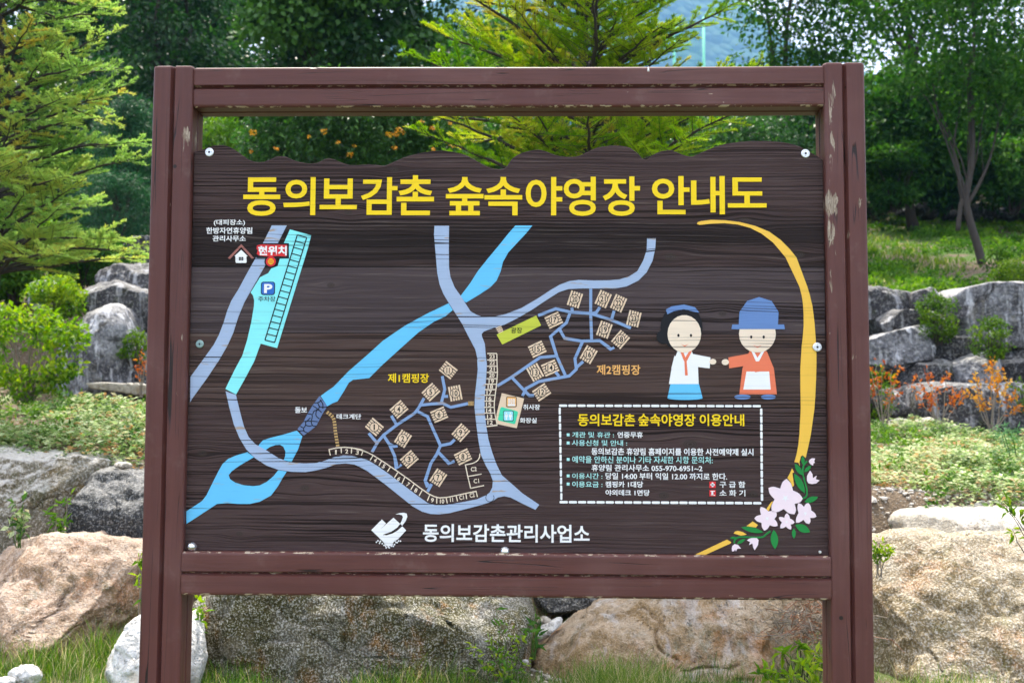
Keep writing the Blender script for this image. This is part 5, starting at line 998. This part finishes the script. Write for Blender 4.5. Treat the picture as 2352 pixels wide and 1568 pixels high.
sapling('pale variegated weed in front of the olive grey boulder', 45, 1245, 2.7, [(35, 1150, 0), (50, 1140, 0), (60, 1175, 0), (28, 1185, 0), (52, 1200, 0)], 'cover', .05, 12, 313, 'green', 'weed', G5, .003, .5, 'plant', .03, .3)
sapling('reddish green weed in front of the olive grey boulder', 130, 1240, 2.9, [(125, 1160, 0), (140, 1150, 0), (112, 1175, 0), (150, 1180, 0), (135, 1200, 0), (160, 1130, .1)], 'fresh', .055, 11, 314, 'twig', 'weed', G5, .003, .3, 'plant', .03, .3)
# heap of dry twigs and needles by the right post
r_ = np.random.default_rng(8); mb = MB(); c = at(1868, 1435, 2.0)
for k in range(320):
    a = r_.uniform(0, 6.28); p = c+r_.normal(size=3)*[.09, .10, .055]; d = unit(r_.normal(size=3)*[1, 1, .5])*r_.uniform(.04, .16); q = p+d; m_ = (p+q)/2+r_.normal(size=3)*.025
    mb.tube([tuple(p), tuple(m_), tuple(q)], .0024, .0012, 3, 1 if r_.uniform() < .3 else 0, False)
tag(mb.build('twig_heap', [BK['twig'], plain('dry_rust_needles', (.24, .09, .04))]), 'tangle of dry grey twigs and rusty needles beside the right post', 'twigs')

# ------------------------------------------------------------------ planting, grass, net
def scatter_mask(n, x0, x1, y0, y1, r_): return r_.uniform(x0, x1, n), r_.uniform(y0, y1, n)
r_ = np.random.default_rng(12); x, y = scatter_mask(34000, -6.2, 6.2, 3.35, 8.1, r_)
pat = fbm(np.stack([x, y, 0*x], -1), 1.1, 3, 4); edge = smooth((y-3.35)/.7+.15*pat)*.9+.05; keep = (pat*.85+.62*edge+r_.uniform(-.28, .28, len(x))) > .30; x, y, pat = x[keep], y[keep], pat[keep]; n = len(x); k = 9
hh = r_.uniform(.02, .12, n)*np.clip(.7+pat, .3, 1.5); tt = np.clip(.55+r_.normal(size=n)*.20+fbm(np.stack([x, y, 0*x+3], -1), 1.6, 2, 8)*.30, 0, .93); tt = np.where(r_.uniform(size=n) < .035, 1., tt)
az = r_.uniform(0, 6.28, (n, k)); lv = r_.uniform(0, 1, (n, k)); D = np.stack([np.cos(az), np.sin(az), -.15+lv*.75], -1).reshape(-1, 3); B = np.stack([np.repeat(x, k), np.repeat(y, k), np.repeat(hgt(x, y)+hh, k)+(lv.ravel()-.5)*.05], -1)+D*.006
N = unit(np.array([0, -.2, 1.])+D*-.3+r_.normal(size=(n*k, 3))*.3); L = r_.uniform(.020, .046, n*k)*np.repeat(r_.uniform(.7, 1.3, n), k)
V, F = blades(B, D, N, L, L*.60, .18)
tag(link('ground_cover', np_mesh('ground_cover', V, F, LM['cover'], np.clip(np.repeat(tt, k)+r_.normal(size=n*k)*.09, 0, 1))), None, None, None, 'stuff')
# taller weeds standing out of the planting
x, y = scatter_mask(260, -4.6, 4.6, 3.4, 7.6, r_); cl = [((a_, b_, gz(a_, b_)+.07), r_.uniform(.04, .11), r_.uniform(.3, .9)) for a_, b_ in zip(x, y) if abs(a_) > 1.5]
V, F, T = leaf_cloud(cl, 2600, .045, .35, r_, .5, 1.); tag(link('weeds', np_mesh('weeds', V, F, LM['fresh'], T)), None, None, None, 'stuff')
x, y = scatter_mask(3400, -11, 12, 10.2, 21, r_); pt = fbm(np.stack([x, y, 0*x], -1), .8, 3, 31); cl = [((a_, b_, gz(a_, b_)+.04), r_.uniform(.06, .20), r_.uniform(.1, .9)) for a_, b_, c_ in zip(x, y, pt) if c_ > -.05]
V, F, T = leaf_cloud(cl, 900, .07, .45, r_, .5, .7); tag(link('slope_weeds', np_mesh('slope_weeds', V, F, LM['fresh'], T)), None, None, None, 'stuff')
# broken white stone chips along the bed edge and in the gap between boulders
def gravel(name, x, y, r, mat):
    bm = bmesh.new(); bmesh.ops.create_icosphere(bm, subdivisions=1, radius=1); v0 = np.array([v.co for v in bm.verts]); f0 = np.array([[v.index for v in f.verts] for f in bm.faces]); bm.free(); n = len(x); k = len(v0)
    sc = r_.uniform(.5, 1.3, (n, 1, 3))*np.array([1, 1, .6]); V = v0[None]*sc*(1+r_.normal(size=(n, k, 1))*.18)*r[:, None, None]; V = V+np.stack([x, y, hgt(x, y)+r*.25], -1)[:, None, :]
    return tag(link(name, np_mesh(name, V.reshape(-1, 3), (f0[None]+np.arange(n)[:, None, None]*k).reshape(-1, 3), mat)), None, None, None, 'stuff')
x = np.concatenate([r_.uniform(1.2, 4.2, 900), r_.uniform(-3.5, -1.2, 160), r_.normal(.16, .10, 240)]); y = np.concatenate([3.62+r_.normal(size=900)*.22, 3.65+r_.normal(size=160)*.12, r_.uniform(2.0, 3.0, 240)])
gravel('gravel', x, y, np.exp(r_.normal(-4.55, .45, len(x))), plain('broken_white_stone', (.46, .42, .37), .85, 40., .35))
def grass_obj(name, x, y, h, tint, wd, r_, lean=.5):
    z = hgt(x, y)-.01; n = len(x); a = r_.uniform(0, 6.28, n); d = np.stack([np.cos(a), np.sin(a), 0*a], -1)*(r_.uniform(.15, 1, n)*lean)[:, None]; s = np.stack([-np.sin(a), np.cos(a), 0*a], -1); b = np.stack([x, y, z], -1)
    h_ = h[:, None]; up = np.array([0, 0, 1.]); w_ = wd[:, None]/2
    p1 = b+up*h_*.5+d*h_*.25; p2 = b+up*h_*.85+d*h_*.75; tip = b+up*h_*.97+d*h_*1.1
    V = np.stack([b-s*w_, b+s*w_, p1-s*w_*.85, p1+s*w_*.85, p2-s*w_*.5, p2+s*w_*.5, tip-s*w_*.08, tip+s*w_*.08], 1).reshape(-1, 3); k = np.arange(n)*8
    F = np.concatenate([np.stack([k+q, k+q+1, k+q+3, k+q+2], -1) for q in (0, 2, 4)])
    return tag(link(name, np_mesh(name, V, F, LM['grass'], np.concatenate([tint]*3))), None, None, None, 'stuff')
x, y = scatter_mask(85000, -3.2, 2.6, .9, 2.9, r_); pat = fbm(np.stack([x, y, 0*x], -1), 2.2, 3, 14); keep = (pat+r_.uniform(-.5, .5, len(x)) > -.25) & (x < 2.6-.35*y); x, y, pat = x[keep], y[keep], pat[keep]; n = len(x)
dry = r_.uniform(size=n) < .16; grass_obj('grass', x, y, r_.uniform(.05, .17, n)*np.clip(1+pat*.8, .5, 1.6), np.where(dry, r_.uniform(.88, 1, n), np.clip(.50+r_.normal(size=n)*.18+pat*.2, 0, .80)), r_.uniform(.0016, .0036, n), r_, .85)
x, y = scatter_mask(95000, -12, 12, 9.9, 24, r_); pat = fbm(np.stack([x, y, 0*x], -1), .9, 3, 24); keep = (pat+r_.uniform(-.4, .4, len(x)) > .02); x, y, pat = x[keep], y[keep], pat[keep]; n = len(x)
dry = r_.uniform(size=n) < .06; grass_obj('slope_grass', x, y, r_.uniform(.03, .085, n)*np.clip(1+pat*.6, .5, 1.6), np.where(dry, r_.uniform(.8, .95, n), np.clip(.46+r_.normal(size=n)*.16+pat*.25, 0, .80)), r_.uniform(.012, .030, n), r_, .9)
# creeping plants on the banks and the far wood as one mass
cl = []
for k in range(5200):
    b_ = r_.uniform() < .6; yy = r_.uniform(8.5, 10.4) if b_ else r_.uniform(2.95, 3.8); xx = r_.uniform(-12, 12); u = 1176+FPX*math.tan(math.atan2(xx-CAM[0], yy-CAM[1])-YAW)
    if (b_ and (-70 < u < 350 or 1960 < u < 2440)) or (not b_ and -150 < u < 2520): continue
    cl.append(((xx, yy, gz(xx, yy)+.05), r_.uniform(.12, .34), r_.uniform(.1, .8)))
V, F, T = leaf_cloud(cl, 230, .085, .6, r_, .6, .7); tag(link('bank_plants', np_mesh('bank_plants', V, F, LM['mid'], T)), None, None, None, 'stuff')
cl = []
for k in range(900):
    xx, yy = r_.uniform(-46, 46), r_.uniform(31, 40); g0 = gz(xx, yy); top_ = 10.2-g0+.12*(yy-31)+2.2*float(vnoise(np.array([[xx, 0, yy]]), .17, 3)[0]); cl.append(((xx, yy, g0+max(.3, top_)*r_.uniform(0, 1)**.7), r_.uniform(.8, 1.7), r_.uniform(.0, .6)))
V, F, T = leaf_cloud(cl, 24, .30, .6, r_); tag(link('far_wood', np_mesh('far_wood', V, F, LM['deep'], T)), None, None, None, 'stuff')
# green sports net far behind, on two poles
Yn = 62.; g1, g2 = at(1549, 200, Yn), at(1617, 200, Yn); zn = gz(g1[0], Yn)-.3; zt_ = at(1600, 40, Yn)[2]
nm_ = plain('green_netting', (.10, .42, .30), .6, 1., .05); pm_ = plain('green_pole_paint', (.16, .55, .38), .5, 1., .05)
root = empty('sports_net', (g1[0], Yn, zn), 'tall green ball net on two green poles far behind the fir', 'net')
for gp in (g1, g2): mb = MB(); mb.tube([(gp[0]-g1[0], 0, 0), (gp[0]-g1[0], 0, zt_-zn)], .075, .075, 8); mb.build('pole', pm_, root, False)
mb = MB(); w_ = g2[0]-g1[0]; hh = zt_-zn-.3; z0 = .3; k = int(hh/.16)
for i_ in range(k): zz = z0+(hh-z0)*i_/k; mb.add([(0, .01, zz), (w_, .01, zz), (w_, .01, zz+.014), (0, .01, zz+.014)], [[0, 1, 2, 3]])
for i_ in range(int(w_/.16)+1): xx = i_*.16; mb.add([(xx, .014, z0), (xx+.014, .014, z0), (xx+.014, .014, hh), (xx, .014, hh)], [[0, 1, 2, 3]])
mb.build('netting', nm_, root, False)

# ------------------------------------------------------------------ air
mb = MB(); x0, x1, y0, y1, z0, z1 = -3400, 3400, -3400, 3400, -8, 1050
mb.add([(x0, y0, z0), (x1, y0, z0), (x1, y1, z0), (x0, y1, z0), (x0, y0, z1), (x1, y0, z1), (x1, y1, z1), (x0, y1, z1)], [[3, 2, 1, 0], [4, 5, 6, 7], [0, 1, 5, 4], [1, 2, 6, 5], [2, 3, 7, 6], [3, 0, 4, 7]])
hm_ = bpy.data.materials.new('haze_air'); hm_.use_nodes = True; hm_.node_tree.nodes.clear(); pv = hm_.node_tree.nodes.new('ShaderNodeVolumePrincipled'); ho = hm_.node_tree.nodes.new('ShaderNodeOutputMaterial')
pv.inputs['Color'].default_value = (.22, .46, .95, 1); pv.inputs['Density'].default_value = .00030; pv.inputs['Anisotropy'].default_value = 0.; hm_.node_tree.links.new(pv.outputs[0], ho.inputs['Volume'])
hz = mb.build('haze', hm_); hz['kind'] = 'stuff'
